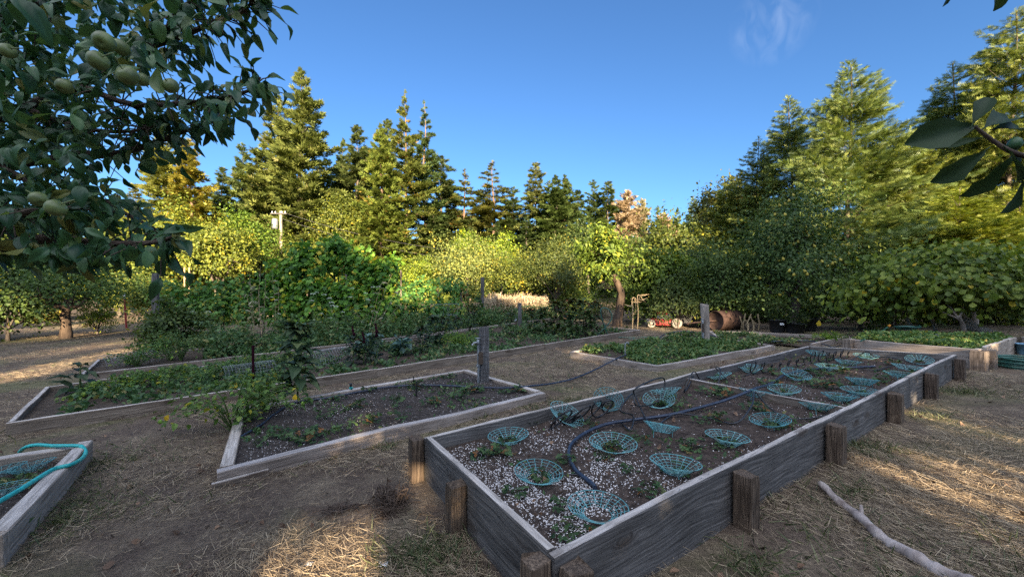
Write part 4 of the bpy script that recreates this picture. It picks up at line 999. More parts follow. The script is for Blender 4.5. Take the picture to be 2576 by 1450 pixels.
# broadleaf trees: trunk, forking limbs, leaf clumps at the limb ends
def crown_pts(rng, n_clump, per, centre, rad, low=-.55, clump=.22, shell=.55):
    d = rdir(n_clump, rng, low, 1); rr = (shell + (1 - shell) * rng.random(n_clump))[:, None]
    d = d * (1 + .22 * np.sin(d[:, :1] * 5 + rng.random() * 6) + .18 * np.sin(d[:, 1:2] * 6 + 2))
    c = np.asarray(centre) + d * rr * np.asarray(rad)
    ci = np.repeat(np.arange(n_clump), per); n = len(ci)
    csz = clump * np.mean(rad) * rng.uniform(.6, 1.4, n_clump)
    p = c[ci] + rng.normal(0, 1, (n, 3)) * csz[ci][:, None] * [1, 1, .75]
    out = unit(p - np.asarray(centre))
    return c, p, out, rng.random(n_clump)[ci]
def broadleaf(seed, h, rad, fork, n_clump=70, per=110, leaf=.09, T=L_LEAF, mat='leaf', bark='bark', tr=.09, low=-.55, clump=.2, shell=.45, lean=(0, 0), color=(1, 1, 1), name='orchard_tree', fruit=None, cz=None, trunk_pts=None, hang=.5, width=1.0, stems=1, spread=.3, crown_name='crown', cut=None):
    rng = rs(seed); root = empty(name, (0, 0, 0))
    cz = (h - rad[2]) if cz is None else cz
    cen = np.array([lean[0], lean[1], cz])
    c, p, out, cv = crown_pts(rng, n_clump, per, cen, rad, low, clump, shell)
    if cut is not None:
        k = ~cut(p); p, out, cv = p[k], out[k], cv[k]
    p[:, 2] = np.maximum(p[:, 2], .03 + .1 * rng.random(len(p)))
    n = len(p); f = out * .55 + rdir(n, rng) * .8; f[:, 2] -= hang
    mc = MB(); scatter(mc, T, p, f, unit(out + rdir(n, rng) * .7 + np.array([0, 0, .5])), leaf * rng.uniform(.65, 1.3, n), np.clip(rng.random(n) * .75 + .25 * cv, 0, 1), width=width)
    mt = MB()
    for sidx in range(stems):
        off = np.array([0., 0, 0]) if stems == 1 else np.array([rng.normal(0, spread), rng.normal(0, spread * .6), 0])
        fk = cen * [.45, .45, 0] + np.array([0, 0, fork]) + off * 1.4
        base_pts = trunk_pts if (trunk_pts is not None and sidx == 0) else spline([off + [0, 0, -.15], off + (fk - off) * [.25, .6, .5], fk], 8)
        base_pts = np.asarray(base_pts, float); fk = base_pts[-1]
        tube(mt, base_pts, tr / math.sqrt(stems) * np.linspace(1.15, .8, len(base_pts)) * (1 + .4 * np.exp(-np.arange(len(base_pts)) * 1.2)), 10, bump=.13, rng=rng)
        nl = 6 if stems == 1 else 3
        idx = rng.permutation(n_clump)[:nl * 4]
        for a in range(nl):
            tgt = fk + (c[idx[a * 4]] - fk) * .62
            mid = (fk + tgt) / 2 + rng.normal(0, .08, 3) * np.mean(rad) + [0, 0, .05 * rad[2]]
            limb = spline([fk - [0, 0, .05], mid, tgt], 8); tube(mt, limb, np.linspace(tr * .55, tr * .2, len(limb)) / math.sqrt(stems), 7, bump=.1, rng=rng)
            near = np.argsort(np.linalg.norm(c - tgt, axis=1))[:5]
            for e in near:
                tw = spline([tgt, (tgt + c[e]) / 2 + rng.normal(0, .05, 3) * np.mean(rad), c[e]], 6)
                tube(mt, tw, np.linspace(tr * .2, tr * .05, len(tw)) / math.sqrt(stems), 5, cap=False)
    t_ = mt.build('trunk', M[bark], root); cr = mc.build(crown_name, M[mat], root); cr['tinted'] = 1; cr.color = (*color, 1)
    if fruit:
        nf, fr, fm, shape = fruit
        k = rng.permutation(n)[:nf * 3]; pp = p[k] + out[k] * .05
        pp = pp[np.argsort(pp @ np.array([.1, 1, .0]))][:nf]
        for q in pp:
            mf = MB(); lathe(mf, [(r * fr, z * fr) for r, z in shape], 8, (0, 0, 0))
            o = mf.build('fruit', M[fm], root); o.location = tuple(q); o.rotation_euler = (rng.normal(0, .3), rng.normal(0, .3), 0)
    return root
PEAR = [(0, -1), (.7, -.8), (1, -.2), (.85, .4), (.45, 1.1), (.3, 1.5), (0, 1.65)]
def put(root, u, d, label, cat='tree', group=None, rz=0.0, scale=1.0, name=None):
    root.location = tuple(G(u, d)); root.rotation_euler = (0, 0, rz); root.scale = (scale,) * 3
    if name: root.name = name
    return tag(root, label, cat, group)
def size_at(v_top, v_bot, d): return (v_bot - v_top) / 972 * d
O = 'fruit trees round the garden'
# sunlit orchard trees behind the vine
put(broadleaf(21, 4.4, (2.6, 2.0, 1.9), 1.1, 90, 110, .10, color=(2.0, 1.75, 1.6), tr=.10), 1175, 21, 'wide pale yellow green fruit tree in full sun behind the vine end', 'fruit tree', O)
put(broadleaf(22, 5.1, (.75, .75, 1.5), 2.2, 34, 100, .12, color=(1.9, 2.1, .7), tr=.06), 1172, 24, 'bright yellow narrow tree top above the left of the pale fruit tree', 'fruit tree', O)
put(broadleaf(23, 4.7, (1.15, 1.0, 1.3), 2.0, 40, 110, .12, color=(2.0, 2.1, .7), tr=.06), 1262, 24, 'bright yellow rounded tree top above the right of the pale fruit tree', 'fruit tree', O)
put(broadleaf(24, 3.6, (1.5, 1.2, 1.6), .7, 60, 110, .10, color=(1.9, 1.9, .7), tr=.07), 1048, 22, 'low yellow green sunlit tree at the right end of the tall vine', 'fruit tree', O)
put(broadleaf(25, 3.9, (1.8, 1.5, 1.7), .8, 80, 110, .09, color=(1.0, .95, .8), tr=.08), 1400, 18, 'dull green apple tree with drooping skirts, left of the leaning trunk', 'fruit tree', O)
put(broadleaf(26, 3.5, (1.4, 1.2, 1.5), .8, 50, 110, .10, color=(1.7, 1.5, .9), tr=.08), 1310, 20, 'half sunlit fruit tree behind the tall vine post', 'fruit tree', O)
# the tree with the leaning trunk
b = G(1550, 13.2); tp = [at(1550, 800, 13.2) - b, at(1562, 745, 13.2) - b, at(1556, 722, 13.2) - b, at(1542, 690, 13.1) - b, at(1530, 655, 13.0) - b]
tp[0][2] = -.15
put(broadleaf(27, 3.6, (.72, .7, 1.15), 1.8, 40, 120, .13, T=L_LANCE, color=(1.45, 1.55, .8), tr=.12, trunk_pts=spline(tp, 14), lean=(-.5, 0), cz=2.3, bark='bark_dark', width=1.6), 1550, 13.2, 'peach tree with a thick leaning bare trunk and bright leaves', 'fruit tree', O)
put(broadleaf(28, 2.7, (1.0, .9, 1.15), .8, 46, 120, .13, T=L_LANCE, color=(1.45, 1.55, .75), tr=.07, low=-.9, cz=1.45, width=1.6), 1665, 13.8, 'bright long leaved tree right of the leaning trunk', 'fruit tree', O)
put(broadleaf(29, 3.0, (.9, .9, 1.3), .6, 44, 110, .12, T=L_LANCE, color=(.9, 1.05, .85), tr=.07, low=-.95, cz=1.5, width=1.6), 1600, 14.5, 'darker long leaved tree crown between leaning trunk and bright one', 'fruit tree', O)
put(broadleaf(30, 1.55, (.95, .8, .75), .4, 40, 110, .08, T=L_LANCE, color=(.95, 1.0, 1.0), tr=.04, cz=.85, width=1.5, low=-.9), 1705, 12.2, 'grey green bush just behind the red mower', 'bush')
# pear trees
put(broadleaf(31, 4.2, (1.5, 1.4, 1.85), .9, 110, 130, .075, color=(.9, 1.08, 1.05), tr=.13, cz=2.2, low=-.85, fruit=(70, .038, 'pear', PEAR), shell=.35), 2000, 11.2, 'dark pear tree hung with yellow pears, tallest in the garden', 'pear tree', O)
put(broadleaf(32, 2.9, (1.15, 1.0, 1.3), .7, 60, 120, .075, color=(.95, 1.1, 1.0), tr=.10, cz=1.5, low=-.85, fruit=(14, .036, 'pear', PEAR)), 1822, 11.8, 'smaller dark pear tree with a short trunk behind the rusty roller', 'pear tree', O)
put(broadleaf(33, 3.3, (1.2, 1.0, 1.3), .8, 56, 110, .085, color=(.9, .95, .75), tr=.08, cz=1.9), 1768, 14.5, 'mid green fruit tree left of the smaller pear tree', 'fruit tree', O)
put(broadleaf(34, 1.9, (.8, .7, .85), .4, 60, 110, .07, color=(1.0, 1.15, .85), tr=.05, cz=.95, low=-.95), 2165, 11.0, 'dark shrub between the big pear tree and the big leaved tree', 'shrub')
put(broadleaf(35, 2.2, (1.0, .8, 1.0), .3, 50, 100, .09, T=L_LANCE, color=(1.25, 1.15, .6), tr=.04, cz=1.1, low=-.95), 2245, 11.8, 'ferny yellow green shrub by the thin stake at the back', 'shrub')
# the big leaved tree on the right
put(broadleaf(36, 2.0, (2.35, 1.3, .72), .6, 260, 46, .108, T=L_SPOON, mat='fig_leaf', bark='bark_pale', color=(1.15, 1.15, .9), tr=.075, cz=1.25, low=-.75, clump=.13, hang=.75, width=1.35, stems=4, spread=.7), 2420, 8.6, 'spreading big leaved tree with yellowing leaves over the tall right bed', 'fruit tree', O)
put(broadleaf(37, 2.2, (2.6, 1.2, .6), .9, 110, 50, .125, T=L_SPOON, mat='fig_leaf', bark='bark_pale', color=(1.9, 1.6, .9), tr=.08, cz=1.6, clump=.16, hang=.6, width=1.35), 2450, 11.0, 'paler sunlit large leaved tree behind the spreading one', 'fruit tree', O)
mb = MB(); pts = spline([at(2505, 850, 8.2), at(2470, 836, 8.3), at(2440, 818, 8.4), at(2415, 795, 8.6), at(2395, 770, 8.7)], 16)
tube(mb, pts, np.linspace(.14, .07, len(pts)), 9, bump=.12, rng=rs(5)); tag(mb.build('leaning_trunk', M['bark_pale'], None, pts[0]), 'pale sunlit trunk leaning up to the left behind the tall right bed', 'tree trunk')
# left side
b = G(165, 12.6); tl = spline([(0, 0, -.15), (.03, 0, .35), (-.02, 0, .7), (.06, 0, 1.0)], 10)
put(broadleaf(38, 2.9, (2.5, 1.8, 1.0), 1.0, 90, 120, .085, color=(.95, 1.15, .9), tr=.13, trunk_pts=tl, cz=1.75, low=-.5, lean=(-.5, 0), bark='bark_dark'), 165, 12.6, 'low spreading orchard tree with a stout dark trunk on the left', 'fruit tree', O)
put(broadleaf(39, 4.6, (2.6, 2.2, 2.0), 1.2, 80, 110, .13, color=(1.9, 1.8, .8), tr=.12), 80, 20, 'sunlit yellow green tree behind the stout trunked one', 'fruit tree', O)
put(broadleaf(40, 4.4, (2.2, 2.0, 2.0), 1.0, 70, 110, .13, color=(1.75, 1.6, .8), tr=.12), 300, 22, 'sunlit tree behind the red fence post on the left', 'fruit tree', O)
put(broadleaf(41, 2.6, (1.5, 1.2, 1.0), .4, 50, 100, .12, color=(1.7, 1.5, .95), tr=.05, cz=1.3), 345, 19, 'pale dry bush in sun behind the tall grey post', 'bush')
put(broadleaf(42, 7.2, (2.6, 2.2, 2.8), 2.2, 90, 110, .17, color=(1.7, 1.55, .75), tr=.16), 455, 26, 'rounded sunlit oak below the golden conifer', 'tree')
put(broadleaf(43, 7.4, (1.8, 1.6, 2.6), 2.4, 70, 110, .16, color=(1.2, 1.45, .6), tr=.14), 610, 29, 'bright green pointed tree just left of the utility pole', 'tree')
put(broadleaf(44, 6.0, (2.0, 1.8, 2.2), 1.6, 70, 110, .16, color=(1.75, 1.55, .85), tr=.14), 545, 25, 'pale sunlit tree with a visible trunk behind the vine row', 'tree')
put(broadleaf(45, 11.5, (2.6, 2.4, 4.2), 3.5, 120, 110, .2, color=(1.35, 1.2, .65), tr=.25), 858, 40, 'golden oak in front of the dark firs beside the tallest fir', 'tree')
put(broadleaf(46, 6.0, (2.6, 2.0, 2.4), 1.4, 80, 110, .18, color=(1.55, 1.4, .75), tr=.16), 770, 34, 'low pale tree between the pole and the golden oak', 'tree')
put(broadleaf(47, 10.0, (2.8, 2.8, 3.2), 4, 110, 110, .22, clump=.13, color=(1.15, .92, .7), tr=.22), 1850, 31, 'round brownish madrone crown above the right hand firs', 'tree')
put(broadleaf(48, 7.0, (2.4, 2.0, 2.8), 2, 70, 110, .2, color=(.6, .72, .6), tr=.16), 1480, 32, 'dark leafy tree behind the peach tree', 'tree')
put(broadleaf(49, 6.2, (3.2, 2.2, 2.6), 1.5, 80, 110, .2, color=(1.0, .95, .6), tr=.16), 1690, 27, 'yellowish broad tree below the tan dead conifers', 'tree')
put(broadleaf(50, 1.3, (.7, .6, .6), .2, 26, 90, .08, T=L_LANCE, color=(1.9, 1.9, .7), tr=.03, cz=.7, low=-.9), 245, 14, 'bright yellow sunlit weed bush right of the stout trunk', 'bush')
put(broadleaf(51, 1.2, (.8, .6, .5), .2, 26, 90, .08, color=(1.6, 1.1, .8), tr=.03, cz=.6, low=-.9), 118, 17, 'brown dry bush left of the stout trunk', 'bush')
put(broadleaf(52, 2.4, (1.3, 1.0, 1.1), .4, 40, 100, .10, color=(.55, .65, .55), tr=.05, cz=1.2, low=-.9), 20, 12.0, 'dark bush at the left edge under the orchard tree', 'bush')
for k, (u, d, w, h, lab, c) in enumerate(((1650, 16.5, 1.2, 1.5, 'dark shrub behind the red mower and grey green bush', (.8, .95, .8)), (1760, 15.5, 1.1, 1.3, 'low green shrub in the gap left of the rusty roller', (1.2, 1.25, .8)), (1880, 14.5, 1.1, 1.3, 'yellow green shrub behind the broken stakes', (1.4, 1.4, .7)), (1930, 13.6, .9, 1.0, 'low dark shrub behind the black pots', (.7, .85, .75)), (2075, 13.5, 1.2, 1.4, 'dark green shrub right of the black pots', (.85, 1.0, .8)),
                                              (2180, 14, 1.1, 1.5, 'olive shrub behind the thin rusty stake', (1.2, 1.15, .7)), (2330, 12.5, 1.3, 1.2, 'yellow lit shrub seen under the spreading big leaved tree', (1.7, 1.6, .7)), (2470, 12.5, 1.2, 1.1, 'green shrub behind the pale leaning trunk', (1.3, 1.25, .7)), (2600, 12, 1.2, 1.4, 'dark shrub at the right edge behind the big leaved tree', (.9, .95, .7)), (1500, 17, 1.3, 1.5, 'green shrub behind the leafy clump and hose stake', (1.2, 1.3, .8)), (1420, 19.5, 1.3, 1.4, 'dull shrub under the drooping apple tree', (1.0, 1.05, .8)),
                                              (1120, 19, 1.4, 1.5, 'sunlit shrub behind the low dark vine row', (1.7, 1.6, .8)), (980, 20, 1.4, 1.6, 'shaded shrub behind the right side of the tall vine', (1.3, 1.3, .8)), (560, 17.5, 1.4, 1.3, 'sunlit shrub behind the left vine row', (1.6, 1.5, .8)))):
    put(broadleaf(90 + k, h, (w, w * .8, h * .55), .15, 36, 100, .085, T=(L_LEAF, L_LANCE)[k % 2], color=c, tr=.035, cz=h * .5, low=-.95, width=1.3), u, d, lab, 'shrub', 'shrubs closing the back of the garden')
# far wood that closes the view
def far_wood():
    rng = rs(77); mb = MB(); n = 420
    u = rng.uniform(-1300, 3900, n); d = rng.uniform(54, 92, n); x = (u - 1287.5) / 972 * d
    for i in range(n):
        h = rng.uniform(8, 14) * (.8 if 1540 < u[i] < 1780 else 1); r = rng.uniform(2.4, 3.8); m = 240
        t = rng.random(m); a = rng.random(m) * 6.283; rr = r * (1 - t) ** .8 * rng.uniform(.5, 1.1, m)
        p = np.stack([x[i] + rr * np.cos(a), d[i] + rr * np.sin(a), t * h], -1); p[:, 2] += float(gz(x[i], d[i]))
        f = np.stack([np.cos(a), np.sin(a), rng.normal(-.1, .3, m)], -1)
        scatter(mb, L_DIAMOND, p, f, rdir(m, rng, .2, 1), rng.uniform(1.0, 1.9, m), np.clip(rng.normal(.4, .25, m), 0, 1))
    o = tag(mb.build('far_wood', M['fir']), 'dark wood of conifers closing the view behind the garden', 'wood', kind='stuff'); o.color = (.75, .85, .75, 1)
far_wood()

# ------------------------------------------------------------------ the trees behind the camera whose shade fills the garden
def shadow_hit(p):
    """where a sun ray through p meets the ground"""
    t = (p[:, 2]) / TO_SUN[2]
    return p[:, 0] - TO_SUN[0] * t, p[:, 1] - TO_SUN[1] * t
GAPS = []
def gap(u, v, rx, ry, h=0.0):
    g = P(u, v, h); t = h / TO_SUN[2] + g[2] / TO_SUN[2] * 0
    t = g[2] / TO_SUN[2]; GAPS.append((g[0] - TO_SUN[0] * t, g[1] - TO_SUN[1] * t, rx, ry))
for a in ((890, 1402, .10, .14), (830, 1430, .14, .18), (745, 1448, .10, .12), (1085, 1248, .02, .08), (1050, 1190, .04, .16), (1118, 1222, .015, .06),
          (2252, 1190, .08, .11), (2215, 1200, .05, .06), (2290, 1212, .06, .07), (2332, 1205, .04, .05), (2416, 1213, .05, .06), (2400, 1190, .04, .07), (2456, 1190, .045, .09), (2559, 1186, .06, .10), (2549, 1253, .07, .08), (2549, 1316, .07, .10), (2482, 1339, .06, .05), (2334, 1269, .03, .06), (2300, 1284, .04, .05), (2332, 1336, .03, .03), (2362, 1316, .03, .05),
          (2312, 1045, .06, .18), (2429, 1049, .05, .06), (2335, 1159, .035, .08), (2375, 1160, .035, .06), (2520, 1100, .05, .06), (2270, 1010, .05, .12), (2240, 1190, .04, .05), (2390, 1235, .03, .04), (2500, 1250, .03, .04), (2440, 1260, .03, .04)): gap(*a)
gap(1660, 1300, .015, .035, .2); gap(1513, 1320, .03, .04, .19); gap(1590, 1255, .03, .03, .19); gap(1150, 1200, .015, .06, .1)
N_NEAR = len(GAPS)
GAPS = [(x, y, a * 1.3 + .02, b * 1.35 + .03) for x, y, a, b in GAPS]
for a in ((2160, 897, .22, .12, .2), (2240, 890, .14, .1, .25), (2080, 925, .1, .1, .19), (2380, 895, .3, .1, .15), (2300, 880, .2, .12, .2), (2430, 860, .25, .2, .29)): gap(*a)
for a in ((110, 925, .35, 1.3), (60, 945, .25, .9), (210, 905, .3, 1.1), (300, 885, .25, .8), (230, 838, .35, 1.2), (260, 815, .9, 2.0), (300, 800, .8, 2.4), (240, 870, .2, .6),
          (1720, 824, .35, .5), (1640, 824, .25, .4), (1300, 790, 1.0, 1.2), (1250, 785, .9, 1.0), (1450, 890, .15, .2), (930, 1060, .06, .2), (1890, 700, .5, .6, 1.0), (2050, 730, .3, .5, .8)): gap(*a)
GAPS = np.array(GAPS)
ZONES = []
for a in ((830, 1415, .42, .42), (1070, 1225, .12, .35), (2400, 1200, .95, .75), (2500, 1300, .55, .45), (2300, 1045, .3, .4), (2440, 1060, .5, .3), (1600, 1290, .12, .12)):
    g = P(*a[:2]); t = g[2] / TO_SUN[2]; ZONES.append((g[0] - TO_SUN[0] * t, g[1] - TO_SUN[1] * t, a[2], a[3]))
ALL_GAPS = GAPS; FAR_GAPS = np.vstack([GAPS[N_NEAR:], np.array(ZONES)])
def in_gap(p, grow=0.0):
    x, y = shadow_hit(p); r = np.zeros(len(p), bool)
    s = np.array([-TO_SUN[0], -TO_SUN[1]]); s /= np.linalg.norm(s)
    for gx, gy, rx, ry in GAPS:
        dx, dy = x - gx, y - gy; a = dx * s[0] + dy * s[1]; b = dx * s[1] - dy * s[0]
        r |= (b / (rx + grow)) ** 2 + (a / (ry + grow * 3)) ** 2 < 1
    return r
def shade_tree(seed, x, y, h, r, label, z0=.3, grow=.27, n=6500, fr0=.02):
    global GAPS
    GAPS = ALL_GAPS if h < 10 else FAR_GAPS
    rng = rs(seed); root = empty('shade_tree', (x, y, gz(x, y)), label, 'tree', 'trees behind the viewer')
    t = rng.random(n) ** .9; a = rng.random(n) * 6.283
    prof = np.interp(t, [0, .12, .5, .8, 1], [.9, 1.0, 1.0, .72, .15]); rr = r * prof * np.sqrt(rng.random(n))
    edge = 1 + .18 * np.sin(a * 3 + seed) + .12 * np.sin(a * 5 + t * 9)
    p = np.stack([x + rr * edge * np.cos(a), y + rr * .55 * np.sin(a), gz(x, y) + z0 + t * (h - z0)], -1)
    f = rdir(n, rng); sz = rng.uniform(.3, .62, n) * (1 if h < 10 else 1.7)
    keep = ~(in_gap(p, grow) | in_gap(p + f * sz[:, None] * .5, grow) | in_gap(p + f * sz[:, None], grow)); p, f, sz = p[keep], f[keep], sz[keep]; n = len(p)
    mb = MB(); scatter(mb, L_QUAD, p, f, rdir(n, rng) * [1, 1, .4], sz)
    # fine leaf sprays fringe the gaps
    per = 340 if h < 10 else 160; G4 = np.repeat(GAPS, per, 0); m = len(G4); big = 1.0 if h < 10 else 2.0
    an = rng.random(m) * 6.283; ra = fr0 + (grow + .15 * big) * rng.random(m); s = np.array([-TO_SUN[0], -TO_SUN[1]]) / math.hypot(TO_SUN[0], TO_SUN[1])
    ea, eb = np.sin(an) * (G4[:, 3] + ra * 3), np.cos(an) * (G4[:, 2] + ra)
    hx, hy = G4[:, 0] + ea * s[0] - eb * s[1], G4[:, 1] + ea * s[1] + eb * s[0]
    t = (y + rng.normal(0, r * .2, m) - hy) / TO_SUN[1]; q = np.stack([hx + TO_SUN[0] * t, hy + TO_SUN[1] * t, TO_SUN[2] * t], -1)
    q = q[(abs(q[:, 0] - x) < r * 1.02) & (q[:, 2] > gz(x, y) + z0) & (q[:, 2] < gz(x, y) + h * .95) & ~in_gap(q, fr0)]
    fq = rdir(len(q), rng); sq = rng.uniform(.07, .15, len(q)) * big; kq = ~in_gap(q + fq * sq[:, None], 0)
    scatter(mb, L_DIAMOND, q[kq], fq[kq], rdir(kq.sum(), rng), sq[kq])
    c = mb.build('crown', M['leaf'], None, (x, y, float(gz(x, y)))); c.location = (0, 0, 0); c.parent = root
    mt = MB(); tube(mt, [(0, 0, -.2), (.05, 0, h * .3), (0, .05, h * .85)], [.28, .22, .05], 8); mt.build('trunk', M['bark'], root)
NEAR = [(-15, -9.8, 5.6, 3.6), (-9.5, -10.2, 5.5, 3.6), (-4, -9.7, 5.4, 3.4), (1.2, -10.3, 5.6, 3.4), (6.2, -9.8, 5.7, 3.4), (11.5, -10.2, 5.5, 3.6)]
for k, (x, y, h, r) in enumerate(NEAR):
    shade_tree(200 + k, x, y, h, r, 'low orchard tree behind the viewer, %s from the left in its row' % ordn[k])
FAR = [(-34, 18.6), (-26, 19.0), (-18.5, 18.8), (-11, 19.3), (-3.5, 19.0), (4, 20.9), (11.5, 18.9), (19, 19.8), (26.5, 21.2), (34, 21.2), (42, 20.6)]
names = ordn + ['ninth', 'tenth', 'eleventh']
for k, (x, h) in enumerate(FAR):
    shade_tree(220 + k, x, -42 - (k % 2), h, 5.6, 'tall tree far behind the viewer, %s from the left in its row' % names[k], z0=2.0, grow=.6, n=8500, fr0=.16)

# ------------------------------------------------------------------ apple tree at the left, close to the camera
def apple_tree():
    rng = rs(61); base = np.array([-2.6, .75, float(gz(-2.6, .75))])
    root = empty('apple_tree', base, 'apple tree with green apples hanging its boughs into the upper left', 'apple tree')
    tr = [base + [0, 0, -.1], base + [.06, .02, .6], base + [.0, .1, 1.2], base + [.1, .15, 1.75]]; T0 = tr[-1]
    mt = MB(); pts = spline(tr, 14); tube(mt, pts, np.linspace(.13, .085, len(pts)), 10, bump=.1, rng=rng); mt.build('trunk', M['bark'], root).location = tuple(-base)
    br = [[T0, at(-260, 430, 1.9), at(0, 415, 1.85), at(200, 392, 1.75), at(300, 385, 1.7), at(400, 355, 1.65), at(460, 332, 1.6), at(545, 305, 1.55)],
          [T0, at(-120, 320, 1.9), at(60, 270, 1.8), at(200, 215, 1.7), at(350, 125, 1.6), at(440, 50, 1.5), at(520, -60, 1.45)],
          [at(200, 215, 1.7), at(330, 262, 1.6), at(475, 258, 1.5), at(540, 250, 1.48), at(625, 228, 1.45), at(655, 195, 1.43)],
          [tr[2], at(-160, 660, 1.6), at(0, 620, 1.5), at(125, 598, 1.4), at(250, 612, 1.35), at(380, 610, 1.3), at(450, 590, 1.28)],
          [at(350, 125, 1.6), at(450, 95, 1.55), at(540, 55, 1.5), at(610, 30, 1.48), at(650, -20, 1.45)],
          [T0, at(-150, 150, 1.6), at(40, 60, 1.4), at(150, -40, 1.3)],
          [at(0, 415, 1.85), at(120, 480, 1.7), at(250, 500, 1.55), at(330, 545, 1.5), at(400, 580, 1.45)],
          [at(60, 270, 1.8), at(200, 320, 1.7), at(330, 330, 1.62), at(430, 300, 1.6)],
          [T0, at(-200, 560, 1.5), at(-20, 540, 1.3), at(100, 530, 1.25), at(180, 520, 1.25)]]
    leafp = []; leaff = []
    for bi, b in enumerate(br):
        q = spline(b, 60); n = len(q); r0 = .03 if bi in (0, 1, 3, 5, 8) else .013
        mbb = MB(); tube(mbb, q, np.linspace(r0, .0035, n), 7, bump=.08, rng=rng)
        tng = unit(np.gradient(q, axis=0))
        st = 8 if r0 > .02 else 2
        for i in range(st, n):
            for _ in range(3 if i < n - 4 else 3):
                if rng.random() > .75: continue
                dv = unit(tng[i] * .5 + rdir(1, rng)[0] * .9); ln = rng.uniform(.01, .12) * (1 if i < n - 6 else .35)
                e = q[i] + dv * ln + [0, 0, -.2 * ln]
                if ln > .07: tube(mbb, [q[i], (q[i] + e) / 2 + [0, 0, .008], e], [.0028, .0022, .0016], 4, cap=False)
                leafp.append(e); leaff.append(dv * .7 + rdir(1, rng)[0] * .5 + np.array([0, 0, -.45]))
        mbb.build('branch', M['twig'], root).location = tuple(-base)
    P0 = np.array(leafp); F0_ = np.array(leaff)
    # the dense inner crown
    dense = [(-500, -120), (610, -120), (600, 10), (530, 70), (490, 150), (430, 215), (330, 240), (240, 250), (250, 330), (200, 400), (260, 455), (310, 500), (330, 560), (300, 625), (230, 640), (150, 630), (60, 640), (-500, 700)]
    n = 5600; u = rng.uniform(-500, 610, n); v = rng.uniform(-120, 690, n); d = rng.uniform(1.15, 2.3, n)
    k = (in_poly(u, v, dense) & ((vnoise(u / 50, v / 50, 8) > .30) | (u < 130)) & ((u < 420) | (rng.random(n) < .55))) | (in_poly(u, v, [(380, 225), (520, 232), (620, 205), (650, 235), (600, 320), (545, 350), (450, 335), (400, 300)]) & (rng.random(n) < .45)); u, v, d = u[k], v[k], d[k]
    pin = np.stack([(u - 1287.5) / 972 * d, d, CAM_H - (v - 725) / 972 * d], -1)
    # a row of leaves hanging along the underside
    m = 90; u2 = rng.uniform(40, 385, m); d2 = rng.uniform(1.15, 1.5, m); v2 = 615 + rng.uniform(-10, 25, m)
    ph = np.stack([(u2 - 1287.5) / 972 * d2, d2, CAM_H - (v2 - 725) / 972 * d2], -1)
    pos = np.vstack([P0, pin, ph]); fw = np.vstack([F0_, rdir(len(pin), rng) + [0, 0, -.5], rdir(m, rng) * .4 + [0, 0, -1.0]])
    gone = in_poly(*pix(pos), [(430, 120), (470, 175), (500, 235), (600, 215), (640, 180), (720, 60), (720, 200), (620, 300), (600, 370), (800, 370), (800, -50), (700, -50), (690, 90), (600, 110), (560, 160)]) & (rng.random(len(pos)) < 0)
    pos, fw = pos[~gone], fw[~gone]; n = len(pos)
    mb = MB(); nr = unit(rdir(n, rng) * .8 + np.array([.1, -.5, .6]))
    scatter(mb, L_CURLED, pos, fw, nr, rng.uniform(.045, .072, n), rng.random(n), width=rng.uniform(.55, .88, n), smooth=True, curl=rng.uniform(.5, 2.6, n))
    # a few big leaves nearest the lens
    for u, v, d, f, s in ((60, 25, .85, (.8, .3, -.6), .085), (-10, 190, 1.0, (.2, .3, -1), .08)):
        scatter(mb, L_CURLED, [at(u - 30, v - 30, d)], [f], [(.5, -.6, .6)], s, .15, smooth=True, width=.8, curl=[2.2])
    mb.build('foliage', M['apple_leaf'], root).location = tuple(-base)
    APP = [(0, .62), (.2, .72), (.45, .78), (.8, .6), (1, .12), (.96, -.3), (.75, -.72), (.45, -.92), (.2, -.86), (.06, -.76), (0, -.74)]
    for u, v, d, s in ((262, 105, 1.12, .9), (305, 119, 1.18, .8), (247, 152, 1.1, .86), (320, 189, 1.12, .9), (359, 200, 1.24, .66), (428, 215, 1.2, .76), (163, 217, 1.16, .72), (141, 522, 1.06, .78), (96, 500, 1.12, .7), (20, 128, 1.1, .65)):
        c = at(u, v, d) - base; mf = MB(); lathe(mf, [(r * .030 * s, z * .028 * s) for r, z in APP], 18); tube(mf, [(0, 0, .018 * s), (.004, 0, .035 * s), (.012, .004, .055 * s)], .0016, 5)
        o = mf.build('apple', M['apple'], root); o.location = tuple(c); o.rotation_euler = (rng.uniform(.5, 1.1), rng.normal(.2, .3), rng.random() * 6)
apple_tree()

